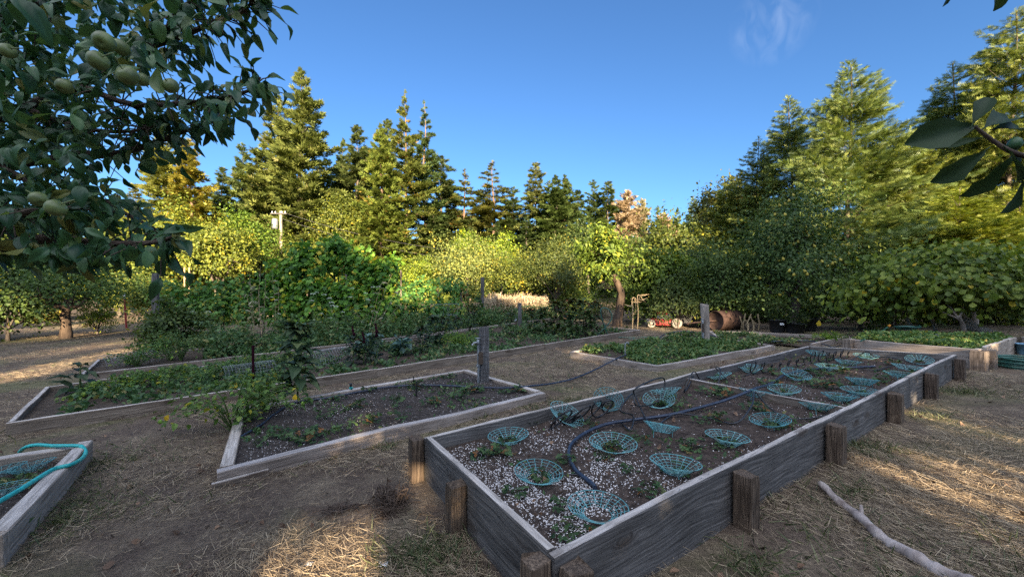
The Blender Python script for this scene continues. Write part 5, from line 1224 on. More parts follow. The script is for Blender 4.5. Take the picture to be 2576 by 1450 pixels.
# ------------------------------------------------------------------ leafy branch reaching in from the right
def fig_tree():
    rng = rs(71); base = np.array([2.3, .35, float(gz(2.3, .35))])
    root = empty('fig_tree', base, 'dark big leaved branch reaching in at the upper right edge', 'fig tree')
    mt = MB(); tube(mt, spline([base + [0, 0, -.1], base + [-.05, .05, .8], base + [.05, .1, 1.7]], 10), .09, 9, bump=.1, rng=rng); mt.build('trunk', M['bark'], root).location = tuple(-base)
    D = .95; mb = MB(); tw = spline([base + [.05, .1, 1.6], at(2760, 480, 1.0), at(2640, 410, .97), at(2560, 388, D), at(2517, 368, D), at(2472, 335, D), at(2452, 318, D)], 40)
    tube(mb, tw, np.linspace(.009, .003, len(tw)), 7, bump=.06, rng=rng)
    tw2 = spline([base + [.05, .1, 1.65], at(3000, -200, 1.1), at(2750, -170, 1.0), at(2450, -120, .92)], 30); tube(mb, tw2, np.linspace(.018, .004, len(tw2)), 7)
    mb.build('branch', M['twig'], root).location = tuple(-base)
    leaves = [((2450, 318), (2315, 346), .35), ((2446, 312), (2492, 236), .6), ((2475, 322), (2560, 276), .5), ((2500, 325), (2585, 310), .35), ((2467, 347), (2390, 364), -.2), ((2478, 378), (2366, 456), .5), ((2550, 386), (2445, 496), .6), ((2572, 450), (2545, 532), .5), ((2530, 375), (2590, 440), .2),
              ((2400, -75), (2392, 9), .3), ((2505, -60), (2525, 8), .3), ((2590, 380), (2640, 520), .2), ((2640, 420), (2730, 560), .4), ((2680, 440), (2640, 330), .3), ((2640, -20), (2700, 120), .2)]
    for (a, b, sd) in leaves:
        d0 = D + rng.uniform(-.03, .03); d1 = d0 + rng.uniform(-.02, .06); p = at(*a, d0); q = at(*b, d1); f = q - p; L = np.linalg.norm(f)
        ml = MB(); w = np.cross(unit(f), [0, 1, 0]); nr = unit(np.array([0, -1, .0]) * .75 + w * sd * .8 + np.array([0, 0, .35]))
        scatter(ml, L_SPOON, [p], [f], [nr], L * 1.02, rng.uniform(.1, .5), width=.74, smooth=True, curl=[1.5])
        tube(ml, [p - unit(f) * .012, p + unit(f) * .01], .0016, 4)
        o = ml.build('leaf', M['fig_dark'], root); o.location = tuple(-base)
    for t in (tw, tw2):
        pu, pv = pix(t)
        for i in range(2, len(t), 2):
            if 2350 < pu[i] < 2680 and -40 < pv[i]: continue
            if pu[i] < 2680 and t is tw: continue
            if t is tw2 and pu[i] < 2600: continue
            ml = MB(); f = unit(rng.normal(0, .6, 3) + [-.3, .2, -.3]); scatter(ml, L_SPOON, [t[i]], [f], [unit(rng.normal(0, .5, 3) + [0, -.3, .8])], rng.uniform(.09, .13), rng.uniform(.1, .5), width=.74, smooth=True, curl=[1.5])
            ml.build('leaf', M['fig_dark'], root).location = tuple(-base)
    mf = MB(); lathe(mf, [(0, -.016), (.01, -.012), (.014, 0), (.01, .012), (.003, .018), (0, .02)], 10, at(2552, 362, D) - base, axis=(.3, .1, .9)); mf.build('fig', M['apple_leaf'], root)
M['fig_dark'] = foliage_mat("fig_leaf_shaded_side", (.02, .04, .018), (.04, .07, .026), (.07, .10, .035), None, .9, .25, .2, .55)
fig_tree()
# ------------------------------------------------------------------ vines on the trellis
def vine(label, clumps, per, leaf, color, posts=(), seed=1, wires=()):
    rng = rs(seed); c0 = clumps[0]; base = G(c0[0], c0[2]); root = empty('grape_vine', base, label, 'vine')
    mb = MB()
    for (u, v, d, rx, rz) in clumps:
        c = at(u, v, d); n = int(1.4 * per * (rx * rz) / .36); di = rdir(n, rng); rr = (.35 + .65 * rng.random(n) ** .5)[:, None]
        p = c + di * rr * [rx, .5, rz] * (1 + .25 * np.sin(di[:, :1] * 6 + u)); p[:, 2] = np.maximum(p[:, 2], gz(p[:, 0], p[:, 1]) + .05)
        f = di * .5 + rdir(n, rng) * .6 + [0, -.2, -.5]
        scatter(mb, L_LOBED, p, f, unit(di + rdir(n, rng) * .6 + [0, -.3, .6]), leaf * rng.uniform(.6, 1.3, n), rng.random(n))
        # loose shoots
        for _ in range(3):
            e = c + unit(rng.normal(0, 1, 3) * [1, .5, .6] + [0, 0, .5]) * [rx * 1.25, .5, rz * 1.3]
            q = lerp(c, e, np.linspace(.5, 1, 7)[:, None]); q[:, 2] += .12 * rng.normal(0, 1, 7).cumsum() * .3
            scatter(mb, L_LOBED, q, rdir(7, rng), rdir(7, rng, .2, 1), leaf * .8, rng.uniform(.5, 1, 7))
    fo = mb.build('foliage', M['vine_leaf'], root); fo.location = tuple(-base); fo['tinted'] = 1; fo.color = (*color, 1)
    for (u, v, d, rx, rz) in clumps[::2]:
        mt = MB(); g = G(u, d); tube(mt, spline([g - [0, 0, .1], g + [.05, 0, .5], at(u, v, d)], 8), .03, 6, bump=.15, rng=rng)
        mt.build('stem', M['bark'], root).location = tuple(-base)
    for (u, d, vt, w) in posts:
        g = G(u, d); h = at(u, vt, d)[2] - g[2]
        o = stake(root, base, g, h, w, .2, M['wood_brown'], seed=int(u))
    return root
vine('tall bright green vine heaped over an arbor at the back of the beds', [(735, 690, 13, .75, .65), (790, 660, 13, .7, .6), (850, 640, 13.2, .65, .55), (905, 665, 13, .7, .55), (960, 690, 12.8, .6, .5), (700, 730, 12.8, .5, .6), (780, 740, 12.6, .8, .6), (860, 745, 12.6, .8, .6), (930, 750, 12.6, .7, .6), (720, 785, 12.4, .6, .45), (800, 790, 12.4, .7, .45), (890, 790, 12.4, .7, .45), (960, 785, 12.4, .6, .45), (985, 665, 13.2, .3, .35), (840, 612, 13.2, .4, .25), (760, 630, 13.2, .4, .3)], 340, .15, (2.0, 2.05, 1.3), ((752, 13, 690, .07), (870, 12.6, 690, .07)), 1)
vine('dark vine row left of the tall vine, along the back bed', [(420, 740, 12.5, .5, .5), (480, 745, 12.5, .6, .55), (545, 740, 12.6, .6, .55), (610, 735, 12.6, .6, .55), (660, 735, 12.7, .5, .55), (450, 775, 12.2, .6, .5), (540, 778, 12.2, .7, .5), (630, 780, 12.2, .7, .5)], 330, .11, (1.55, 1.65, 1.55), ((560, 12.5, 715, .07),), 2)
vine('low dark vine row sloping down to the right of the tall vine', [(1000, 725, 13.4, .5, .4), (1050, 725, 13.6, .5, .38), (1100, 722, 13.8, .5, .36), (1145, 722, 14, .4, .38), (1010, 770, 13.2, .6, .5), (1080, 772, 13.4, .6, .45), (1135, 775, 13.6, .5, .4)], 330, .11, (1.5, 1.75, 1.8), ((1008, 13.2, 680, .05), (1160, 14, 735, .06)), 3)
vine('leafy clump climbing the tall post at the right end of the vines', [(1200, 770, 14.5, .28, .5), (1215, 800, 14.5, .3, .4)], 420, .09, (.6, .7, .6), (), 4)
bush_d = put(broadleaf(80, 1.25, (.62, .5, .62), .1, 34, 130, .07, color=(.8, .9, .85), tr=.03, cz=.62, low=-.95), 430, 9.2, 'dark rounded bush at the foot of the tall grey post', 'bush')
put(broadleaf(81, 1.0, (.5, .45, .5), .1, 24, 120, .07, color=(.85, .95, .8), tr=.03, cz=.5, low=-.95), 510, 9.8, 'second dark bush behind the long bed, with white flower heads before it', 'bush')

# ------------------------------------------------------------------ posts, pipes, poles
def thing_base(name, p, label, cat, group=None): return empty(name, p, label, cat, group)
def pipe(root, base, pts, r, mat, name, sides=8):
    mb = MB(); tube(mb, np.asarray(pts) - base, r, sides); return mb.build(name, mat, root)
def faucet(root, base, p, d, s=1.0):
    """a hose tap: body, spout, handle"""
    mb = MB(); d = unit(np.asarray(d, float)); up = np.array([0, 0, 1.0]); q = np.asarray(p) - base
    lathe(mb, [(0, -.03), (.017, -.03), (.02, 0), (.017, .035), (0, .04)], 10, q); tube(mb, [q, q + d * .05 * s, q + d * .075 * s - up * .03], .012, 8)
    tube(mb, [q + up * .03, q + up * .055], .006, 6); a = np.linspace(0, 6.283, 13)[:-1]; side = np.cross(d, up)
    tube(mb, [q + up * .058 + .028 * (math.cos(t) * d + math.sin(t) * side) for t in a], .005, 5, closed=True); tube(mb, [q + up * .058 - d * .028, q + up * .058 + d * .028], .004, 5)
    return mb.build('faucet', M['steel'], root)
b = onground(P(1217, 965, .05)); r_p = thing_base('faucet_post', b, 'weathered grey post wrapped in chicken wire with a pipe, in the low bed', 'post', 'faucet posts')
h1 = at(1215, 822, b[1])[2] - b[2]
stake(r_p, b, b, h1, .115, .35, M['wood_grey'], 'post', seed=51)
mb = MB(); hw = .062
for k in range(13):
    z = .06 + h1 * .86 * k / 13; n = 24; a = np.linspace(0, 1, n, endpoint=False)
    cs, sn = np.cos(a * 6.283 + .35), np.sin(a * 6.283 + .35); m_ = np.maximum(abs(np.cos(a * 6.283)), abs(np.sin(a * 6.283)))
    tube(mb, np.stack([hw * cs / m_, hw * sn / m_, z + .018 * (np.arange(n) % 2) + 0 * a], -1), .0012, 3, closed=True)
mb.build('chicken_wire', M['mesh_wire'], r_p)
e = b + [-.075, -.07, 0]
pipe(r_p, b, [e + [0, 0, -.05], e + [.004, 0, .3], e + [0, 0, .62]], .014, M['steel'], 'pipe'); pipe(r_p, b, [e + [-.002, 0, .30], e + [0, 0, .33]], .024, M['steel'], 'clamp')
faucet(r_p, b, e + [0, 0, .63], (-.8, -.5, 0), 1.2)
mb = MB(); box(mb, e - b + [.04, -.01, .42], (.06, .05, .16)); mb.build('bracket', M['wood_post'], r_p)
b = onground(P(1775, 863, .05)); r_p = thing_base('faucet_post', b, 'pale round topped post with a rusty pipe at the back of the weedy square bed', 'post', 'faucet posts')
h1 = at(1772, 766, b[1])[2] - b[2]
mb = MB(); q = spline([(0, 0, -.08), (-.01, 0, h1 * .5), (-.03, 0, h1 - .04), (-.03, 0, h1)], 12); tube(mb, q, [.085] * (len(q) - 2) + [.075, .045], 12, bump=.05, rng=rs(9)); mb.build('post', M['bark_pale'], r_p)
e = b + [-.1, -.08, 0]; pipe(r_p, b, [e + [0, 0, -.05], e + [0, 0, .3]], .02, M['steel'], 'pipe'); pipe(r_p, b, [e + [0, 0, .3], e + [-.01, 0, .52]], .016, M['rust'], 'riser'); faucet(r_p, b, e + [-.01, 0, .53], (-.4, -.9, 0), 1.3)
b = G(1307, 12.5); r_p = thing_base('faucet_post', b, 'short grey post with a tap beyond the long beds, left of the leafy clump', 'post', 'faucet posts')
stake(r_p, b, b, at(1307, 762, 12.5)[2] - b[2], .11, .1, M['wood_grey'], 'post', seed=52); e = b + [-.12, -.05, 0]; pipe(r_p, b, [e, e + [0, 0, .35]], .018, M['rust'], 'pipe'); faucet(r_p, b, e + [0, 0, .36], (-.6, -.8, 0))
b = G(391, 9.6); r_p = thing_base('fence_post', b, 'tall grey split post at the left end of the vines', 'post')
o = stake(r_p, b, b, at(393, 690, 9.6)[2] - b[2] + .03, .12, .3, M['wood_grey'], 'post', seed=53)
b = G(1213, 15.0); r_p = thing_base('fence_post', b, 'tall bare post before the half sunlit tree at the right end of the vines', 'post')
stake(r_p, b, b, at(1213, 697, 15)[2] - b[2], .12, .3, M['wood_grey'], 'post', seed=54)
b = G(318, 16.0); mb = MB(); t0 = b; t1 = at(312, 738, 16); dd_ = unit(t1 - t0); L_ = np.linalg.norm(t1 - t0)
tube(mb, [t0 - dd_ * .1, lerp(t0, t1, .86)], .035, 6); r_p = thing_base('fence_post', b, 'leaning red steel fence post with a white tip on the left', 'post'); mb.build('stake', M['red'], r_p).location = tuple(-b)
mb = MB(); tube(mb, [lerp(t0, t1, .86), t1], .036, 6); mb.build('tip', M['white'], r_p).location = tuple(-b)
b = G(709, 36); top = at(706, 531, 36); r_p = thing_base('utility_pole', b, 'pale utility pole with a transformer beyond the tall vine', 'utility pole')
mb = MB(); tube(mb, [b - [0, 0, .3], lerp(b, top, .5), top], [.16, .14, .12], 10); mb.build('pole', M['bark_pale'], r_p).location = tuple(-b)
mb = MB(); box(mb, top - b + [-.1, -.16, -.25], (1.5, .09, .10)); mb.build('crossarm', M['wood_grey'], r_p)
for k in (-.6, -.3, .3, .6):
    mb = MB(); lathe(mb, [(0, 0), (.05, 0), (.06, .06), (.03, .14), (0, .15)], 8, top - b + [k - .1, -.16, -.18]); mb.build('insulator', M['white'], r_p)
mb = MB(); lathe(mb, [(0, -.55), (.24, -.55), (.26, -.4), (.26, .3), (.2, .42), (0, .45)], 14, top - b + [-.42, -.2, -1.15]); mb.build('transformer', M['steel'], r_p)
for k, (za, zb) in enumerate(((0, 0), (-.45, -1.2))):
    q0 = top + [.5 * (1 - k), -.1, -.2 + za]; q1 = at(1420, 640, 44) + [0, 0, zb + .6]; t = np.linspace(0, 1, 24)[:, None]; q = lerp(q0, q1, t); q[:, 2] -= 1.6 * (4 * t * (1 - t))[:, 0]
    mb = MB(); tube(mb, q, .018, 4); tag(mb.build('power_line', M['black'], None, q0), ['upper thin power line sagging right from the utility pole', 'lower thin power line sagging right from the utility pole'][k], 'power line')
# bamboo ladder-like stakes far left of the vine
b = G(467, 20); r_p = thing_base('stake_frame', b, 'pair of pale poles with a crossbar standing beyond the vine row', 'pole frame')
for uu in (464, 476): pipe(r_p, b, [G(uu, 20), at(uu, 672, 20)], .035, M['straw_stem'], 'pole', 6)
pipe(r_p, b, [at(462, 700, 20), at(478, 702, 20)], .025, M['straw_stem'], 'crossbar', 6)
# stakes, hoops
def rod(name, p0, p1, r, mat, label, cat, sides=6):
    mb = MB(); tube(mb, [p0, lerp(p0, p1, .5), p1], r, sides); return tag(mb.build(name, mat, None, p0), label, cat)
b = P(1572, 893, .1); mb = MB(); q = spline([b, b + [0, 0, .16], b + [.01, 0, .215], b + [.04, 0, .23], b + [.065, .0, .21]], 20); tube(mb, q, .011, 8); tag(mb.build('bent_pipe', M['steel'], None, b), 'grey pipe bent like a cane standing in the weedy square bed', 'pipe')
b = P(1047, 997, .07); rod('sprinkler_stake', b, b + [0, 0, .18], .009, M['black'], 'thick black sprinkler stake upright in the low faucet bed', 'sprinkler stake')
b = P(1040, 975, .07); rod('sprinkler_stake', b, b + [0, 0, .155], .006, M['black'], 'thin black sprinkler stake just behind the thick one', 'sprinkler stake')
b = P(1668, 985, SA); rod('sprinkler_stake', P(2078, 917, SA), P(2078, 917, SA) + [0, 0, .17], .007, M['black'], 'black sprinkler stake among the tube rings near the far end', 'sprinkler stake')
b = P(882, 985, .07); r_p = thing_base('hose_joint', b, 'teal coupling on the dark hose in the low faucet bed', 'hose coupling'); mb = MB(); rng_ = rs(4)
q = [rng_.normal(0, .018, 3) * [1, 1, .6] + [0, 0, .04 + .003 * k] for k in range(9)]; tube(mb, spline(q, 60), .006, 6); mb.build('strap', M['hose_teal'], r_p)
mb = MB(); lathe(mb, [(0, -.02), (.014, -.02), (.016, .02), (0, .03)], 10, (0, 0, .09)); mb.build('valve', M['black'], r_p)
p0 = G(2310, 9.6) * [1, 1, 1]; b = G(2053, 11.6)
rod('thin_stake', G(2252, 10.2), at(2252, 745, 10.2), .012, M['rust'], 'thin rusty stake before the ferny shrub at the back', 'stake')
# stake with a looped green hose
b = P(1522, 850); r_p = thing_base('hose_stake', b, 'rusty stake with a green hose looped over it beside the leafy clump', 'hose stake')
pipe(r_p, b, [b - [0, 0, .05], at(1516, 800, b[1]), at(1509, 768, b[1])], .013, M['rust'], 'stake'); q0 = at(1512, 775, b[1]) - [0, .03, 0]
q = spline([b + [-.25, -.03, .05], b + [-.08, -.05, .22], b + [.12, -.05, .45], b + [.16, -.05, .62], b + [.05, -.05, .78], q0, b + [-.12, -.05, .62], b + [-.02, -.05, .3], b + [.12, -.04, .06], b + [.6, -.1, .03], b + [1.2, -.1, .04], b + [1.35, -.25, .03], b + [1.1, -.35, .02], b + [.5, -.3, .02]], 80)
mb = MB(); tube(mb, q - b, .013, 6); mb.build('hose', M['hose_green'], r_p)

# ------------------------------------------------------------------ machines and yard things
def mower():
    g = P(1668, 823) * 1.0; g = G(1668, 12.6); root = thing_base('lawn_mower', g, 'red push mower with pale wheels parked under the fruit trees', 'lawn mower'); s = 1.0
    mb = MB(); xs = np.linspace(-.42, .42, 9)                      # deck: a rounded tray with a skirt
    prof = [(-.27, .08), (-.29, .2), (-.22, .27), (0, .30), (.22, .27), (.29, .2), (.27, .08)]
    V = np.array([[x, y * (1 - .35 * (abs(x) / .42) ** 3), z * (1 - .12 * (abs(x) / .42) ** 3)] for x in xs for y, z in prof])
    q = [[i * 7 + j, i * 7 + j + 1, (i + 1) * 7 + j + 1, (i + 1) * 7 + j] for i in range(8) for j in range(6)]
    mb.add(V, {4: q, 7: [list(range(7)), list(range(62, 55, -1))]}, .5, True); mb.build('deck', M['red'], root)
    mb = MB(); lathe(mb, [(.19, .27), (.20, .34), (.17, .36), (.17, .40)], 16, (-.02, 0, 0)); box(mb, (.14, -.05, .35), (.18, .2, .14)); mb.build('engine', M['steel'], root)
    mb = MB(); lathe(mb, [(.17, .39), (.185, .42), (.16, .50), (.08, .53), (0, .53)], 16, (-.02, 0, 0)); mb.build('engine_cover', M['red'], root)
    for x in (-.40, .36):
        for y in (-.30, .30):
            r = .13 if x < 0 else .16
            mb = MB(); lathe(mb, [(r * .55, -.035), (r * .9, -.04), (r, -.02), (r, .02), (r * .9, .04), (r * .55, .035)], 18, (x, y, r), axis=(0, 1, 0)); w = mb.build('wheel', M['wheel'], root)
            mb = MB(); lathe(mb, [(0, -.03), (r * .55, -.02), (r * .55, .02), (0, .03)], 14, (x, y, r), axis=(0, 1, 0)); mb.build('hub', M['wheel'], w)
    mb = MB()
    for y in (-.24, .24): tube(mb, [(.38, y, .2), (.8, y, .55), (1.15, y, .85)], .014, 6)
    tube(mb, [(1.15, -.24, .85), (1.17, 0, .86), (1.15, .24, .85)], .016, 6); mb.build('handle', M['black'], root)
    mb = MB(); box(mb, (.72, 0, .28), (.5, .4, .3)); mb.build('grass_bag', M['pot'], root)
    root.rotation_euler = (0, 0, -.25)
mower()
def roller():
    g = G(1825, 11.4); root = thing_base('lawn_roller', g, 'rusty iron lawn roller drum lying with its drawbar to the left', 'lawn roller'); ax = np.array([.93, .37, 0]); R = .29
    mb = MB(); lathe(mb, [(.03, -.4), (R * .93, -.4), (R * .93, -.425), (R, -.425), (R * 1.01, -.3), (R, 0), (R * 1.01, .3), (R, .425), (R * .93, .425), (R * .93, .4), (.03, .4)], 32, (0, 0, R), axis=ax); mb.build('drum', M['rust'], root)
    mb = MB(); c = np.array([0, 0, R]); tube(mb, [c - ax * .5, c + ax * .5], .025, 8); mb.build('axle', M['rust'], root)
    mb = MB(); e = c - ax * .48; tube(mb, [e, e + [-.25, -.12, -.02], e + [-.62, -.2, -.03], e + [-.95, -.3, -.06]], .018, 6); tube(mb, [e + [-.95, -.45, -.06], e + [-.95, -.15, -.06]], .016, 6); mb.build('drawbar', M['rust'], root)
roller()
def pot(u, d, r, h, label, tilt=0.0, lab=False):
    g = G(u, d); root = thing_base('nursery_pot', g, label, 'plant pot', 'black nursery pots under the pear tree')
    mb = MB(); lathe(mb, [(0, .02), (r * .78, .01), (r * .8, .02), (r, h * .93), (r * 1.05, h * .93), (r * 1.05, h), (r * .95, h), (r * .92, h * .7), (0, h * .7)], 20); mb.build('body', M['pot'], root)
    if lab:
        mb = MB(); a = np.linspace(-2.1, -1.6, 5); rr = r * .985; V = [(rr * math.cos(t), rr * math.sin(t), z) for z in (h * .62, h * .78) for t in a]; mb.add(V, {4: [[k, k + 1, k + 6, k + 5] for k in range(4)]}); mb.build('sticker', M['white'], root)
    rng = rs(int(u)); n = 160; di = rdir(n, rng, -.1, 1); p = di * [r * 1.1, r * 1.1, r * 1.3] * rng.random((n, 1)) ** .4 + [0, 0, h]
    mb = MB(); scatter(mb, L_LANCE, p, di + rdir(n, rng) * .7, rdir(n, rng, .2, 1), .10, width=1.3); o = mb.build('plant', M['leaf'], root); o.color = (.45, .55, .5, 1)
    root.rotation_euler = (tilt, tilt * .3, .2)
pot(1955, 10.6, .21, .36, 'black nursery pot with a white sticker under the pear tree', 0, True)
pot(1998, 10.4, .24, .30, 'dusty wide black pot in the middle under the pear tree', .12)
pot(2035, 10.8, .2, .36, 'black pot right of the dusty wide one under the pear tree', -.05)
# coiled hose and blue bucket at the right edge
p = P(2560, 928); root = thing_base('coiled_hose', p + [.12, .05, 0], 'dark green hose coil tied with a white strap at the right edge', 'hose coil')
for k in range(6):
    mb = MB(); a = np.linspace(0, 6.283, 31)[:-1]; tube(mb, np.stack([(.25 + .012 * (k % 2)) * np.cos(a), (.25 + .012 * (k % 2)) * np.sin(a), np.full(30, .016 + .026 * k) + .004 * np.sin(3 * a + k)], -1), .0145, 7, closed=True); mb.build('loop', M['hose_green'], root)
mb = MB(); tube(mb, [(-.05, -.285, 0), (-.05, -.29, .08), (-.05, -.28, .175), (-.05, -.22, .18)], .01, 6); mb.build('strap', M['white'], root)
p = P(2580, 895); root = thing_base('bucket', p + [.1, .1, 0], 'light blue bucket cut by the right edge behind the hose coil', 'bucket')
mb = MB(); lathe(mb, [(0, .01), (.10, 0), (.105, .01), (.14, .27), (.147, .27), (.147, .29), (.135, .29), (.1, .03), (0, .03)], 20); mb.build('body', M['blue'], root); root.scale = (.7, .7, .7)
mb = MB(); a = np.linspace(0, math.pi, 16); tube(mb, np.stack([.145 * np.cos(a), -.06 * np.sin(a), .28 - .1 * np.sin(a)], -1), .003, 5); mb.build('handle', M['steel'], root)
p = P(2280, 832, .29); root = thing_base('soaker_mat', p, 'dark teal coiled soaker hose on the back board of the tall right bed', 'hose coil')
mb = MB(); t = np.linspace(0, 6.283 * 3, 70); tube(mb, np.stack([(.10 + .008 * t) * np.cos(t), (.07 + .004 * t) * np.sin(t), .03 + .012 * t / 6.28 * 2 + .01 * np.sin(t * 2)], -1), .018, 6); mb.build('coil', M['hose_green'], root)
b = P(2360, 860, .26); mb = MB(); q = spline([b, b + [0, 0, .08], b + [-.02, 0, .13], b + [-.06, 0, .13]], 14); tube(mb, q, .009, 6); tag(mb.build('bent_pipe', M['hose_blue'], None, b), 'small bent grey pipe poking from the tall bed of weeds', 'pipe')
# the fallen branch and the small litter in front
q = spline([P(2064, 1224), P(2098, 1259), P(2150, 1297), P(2195, 1343), P(2238, 1374), P(2295, 1410), P(2345, 1436), P(2420, 1475), P(2560, 1540)], 60); n = len(q); q[:, 2] += .02 + .006 * np.sin(np.arange(n) * .4)
mb = MB(); tube(mb, q, np.linspace(.019, .034, n) * (1 + .10 * np.sin(np.arange(n) * .9)), 12, bump=.09, rng=rs(14)); tube(mb, [q[16], q[16] + [.02, .015, .03], q[16] + [.03, .03, .05]], [.012, .009, .007], 7)
tag(mb.build('fallen_branch', M['bark_log'], None, q[0]), 'pale peeling fallen branch lying on the ground at the lower right', 'branch')
mb = MB(); rng_ = rs(18); c = P(982, 1272)
for k in range(70):
    a = rdir(1, rng_)[0] * [.085, .075, .06]; a[2] = abs(a[2]); s_ = spline([a * rng_.uniform(.5, 1.1), a * 1.1 + rng_.normal(0, .03, 3), a + rng_.normal(0, .045, 3), a * .9 + rng_.normal(0, .05, 3)], 12); s_[:, 2] = np.maximum(s_[:, 2], .004)
    tube(mb, s_, .0025, 4, rng_.random(), cap=False)
o = mb.build('root_clump', M['twig'], None, None); o.location = tuple(c); tag(o, 'pulled up clump of tangled dry roots on the ground before the low bed', 'root clump')
mb = MB()
c2 = P(845, 1285)
for k in range(26):
    a = rng_.normal(0, .05, 3) * [1, .6, 0] + [0, 0, .008]; tube(mb, [a, a + rng_.normal(0, .04, 3) * [1, 1, .2] + [0, 0, .01], a + rng_.normal(0, .06, 3) * [1, 1, .1]], .003, 4, cap=False)
o = mb.build('root_clump', M['twig'], None, None); o.location = tuple(c2); tag(o, 'flat scatter of dark dry roots left of the tangled clump', 'root clump')
def crumple(u, v, r, seed, mat, label, h=.4):
    rng = rs(seed); m = 9; a, b_ = np.meshgrid(np.linspace(-1, 1, m), np.linspace(-1, 1, m)); rad = np.hypot(a, b_)
    V = np.stack([a * r * (1 + rng.normal(0, .12, a.shape)), b_ * r * .8 * (1 + rng.normal(0, .12, a.shape)), np.maximum(.002, r * h * (1 - rad * .5) * rng.uniform(.1, 1, a.shape))], -1)
    k = (np.arange(m - 1)[:, None] * m + np.arange(m - 1)[None]).ravel(); mb = MB(); mb.add(V.reshape(-1, 3), {4: np.stack([k, k + 1, k + m + 1, k + m], -1)}); o = mb.build('litter', mat); o.location = tuple(P(u, v)); tag(o, label, 'litter')
crumple(963, 1418, .022, 1, M['white'], 'crumpled white plastic scrap on the straw below the corner post')
crumple(778, 1417, .016, 2, M['white'], 'small white scrap lying in the sunlit straw')
for k, (u, v, l) in enumerate(((1900, 1378, 'curled brown dead leaf beside the long board and fallen branch'), (2330, 1210, 'brown dead leaves lying among the sun spots'), (2255, 1205, 'dead leaf in the biggest sun spot on the right'))):
    mb = MB(); rng_ = rs(k + 40); scatter(mb, L_CURLED, rng_.normal(0, .012, (3, 3)) * [1, 1, 0] + [0, 0, .008], rdir(3, rng_, -.1, .2), rdir(3, rng_, .6, 1), .05, .97, smooth=True); o = mb.build('dead_leaf', M['twig']); o.location = tuple(P(u, v)); tag(o, l, 'dead leaf')

# ------------------------------------------------------------------ plants in the back beds
M['amaranth'] = foliage_mat("dark_amaranth_leaf", (.018, .034, .02), (.045, .07, .035), (.10, .115, .05), (.16, .075, .05), .92, .25)
M['plume'] = plain_mat("dark_red_plume", (.026, .004, .010), .9, .1, .3, 60)
M['kale'] = foliage_mat("blue_green_kale", (.035, .075, .07), (.075, .145, .13), (.14, .22, .18), None, .95, .2)
M['bright'] = foliage_mat("bright_green_herb", (.045, .085, .028), (.10, .17, .045), (.17, .25, .07), (.34, .30, .03), .975, .4)
M['umbel'] = foliage_mat("white_umbel", (.36, .42, .34), (.52, .58, .48), (.66, .70, .60), None, .95, .2, tinted=False)
M['weed'] = foliage_mat("mixed_weeds", (.036, .07, .03), (.085, .14, .055), (.15, .21, .085), (.28, .22, .09), .97, .3)
M['lantern'] = plain_mat("green_husk_fruit", (.20, .34, .05), .6, .3, .2)
M['yellow_leaf'] = plain_mat("yellowed_leaf", (.55, .36, .02), .6, .3, .15)
def amaranth(u, v, vt, label, plume=False, leaf=.15, n=46, color=(1, 1, 1), h0=.1, seed=None, spread=1.0):
    b = onground(P(u, v, h0), h0 - .02); hh = at(u, vt, b[1])[2] - b[2]; rng = rs(seed or int(u)); root = thing_base('amaranth_plant', b, label, 'amaranth', 'amaranth plants in the beds')
    mb = MB(); tube(mb, [(0, 0, -.03), (.01, 0, hh * .5), (0, .01, hh * .95)], [.012, .01, .005], 6); mb.build('stem', M['green_stem'], root)
    t = rng.random(n) ** .8; a = np.arange(n) * 2.4 + rng.normal(0, .3, n); z = hh * (.12 + .86 * t); rr = .02 + .07 * rng.random(n)
    if not plume: t2 = rng.random(n // 2); z = np.concatenate([z, hh * (.93 + .08 * t2)]); a = np.concatenate([a, rng.random(n // 2) * 6.3]); rr = np.concatenate([rr, .01 + .02 * t2])
    m = len(z); p = np.stack([rr * np.cos(a), rr * np.sin(a), z], -1); f = np.stack([np.cos(a), np.sin(a), rng.normal(.15, .35, m)], -1)
    mb = MB(); scatter(mb, L_LANCE, p, f, unit(np.array([0, 0, 1.0]) + .3 * rdir(m, rng)), leaf * spread * rng.uniform(.6, 1.25, m) * (1.1 - .35 * z / hh), np.clip(rng.random(m) * .8 + .2 * (z > hh * .9), 0, 1), width=1.9, curl=rng.uniform(.6, 2, m))
    o = mb.build('foliage', M['amaranth'], root); o.color = (*color, 1)
    if plume:
        mb = MB(); ph = hh * .42; q = np.linspace(0, 1, 14); tube(mb, np.stack([.01 * np.sin(q * 5), .01 * np.cos(q * 4), hh * .82 + ph * q], -1), .028 * (1 - .55 * q) * (1 + .3 * np.sin(q * 21)), 9, bump=.3, rng=rng); mb.build('plume', M['plume'], root)
    return root
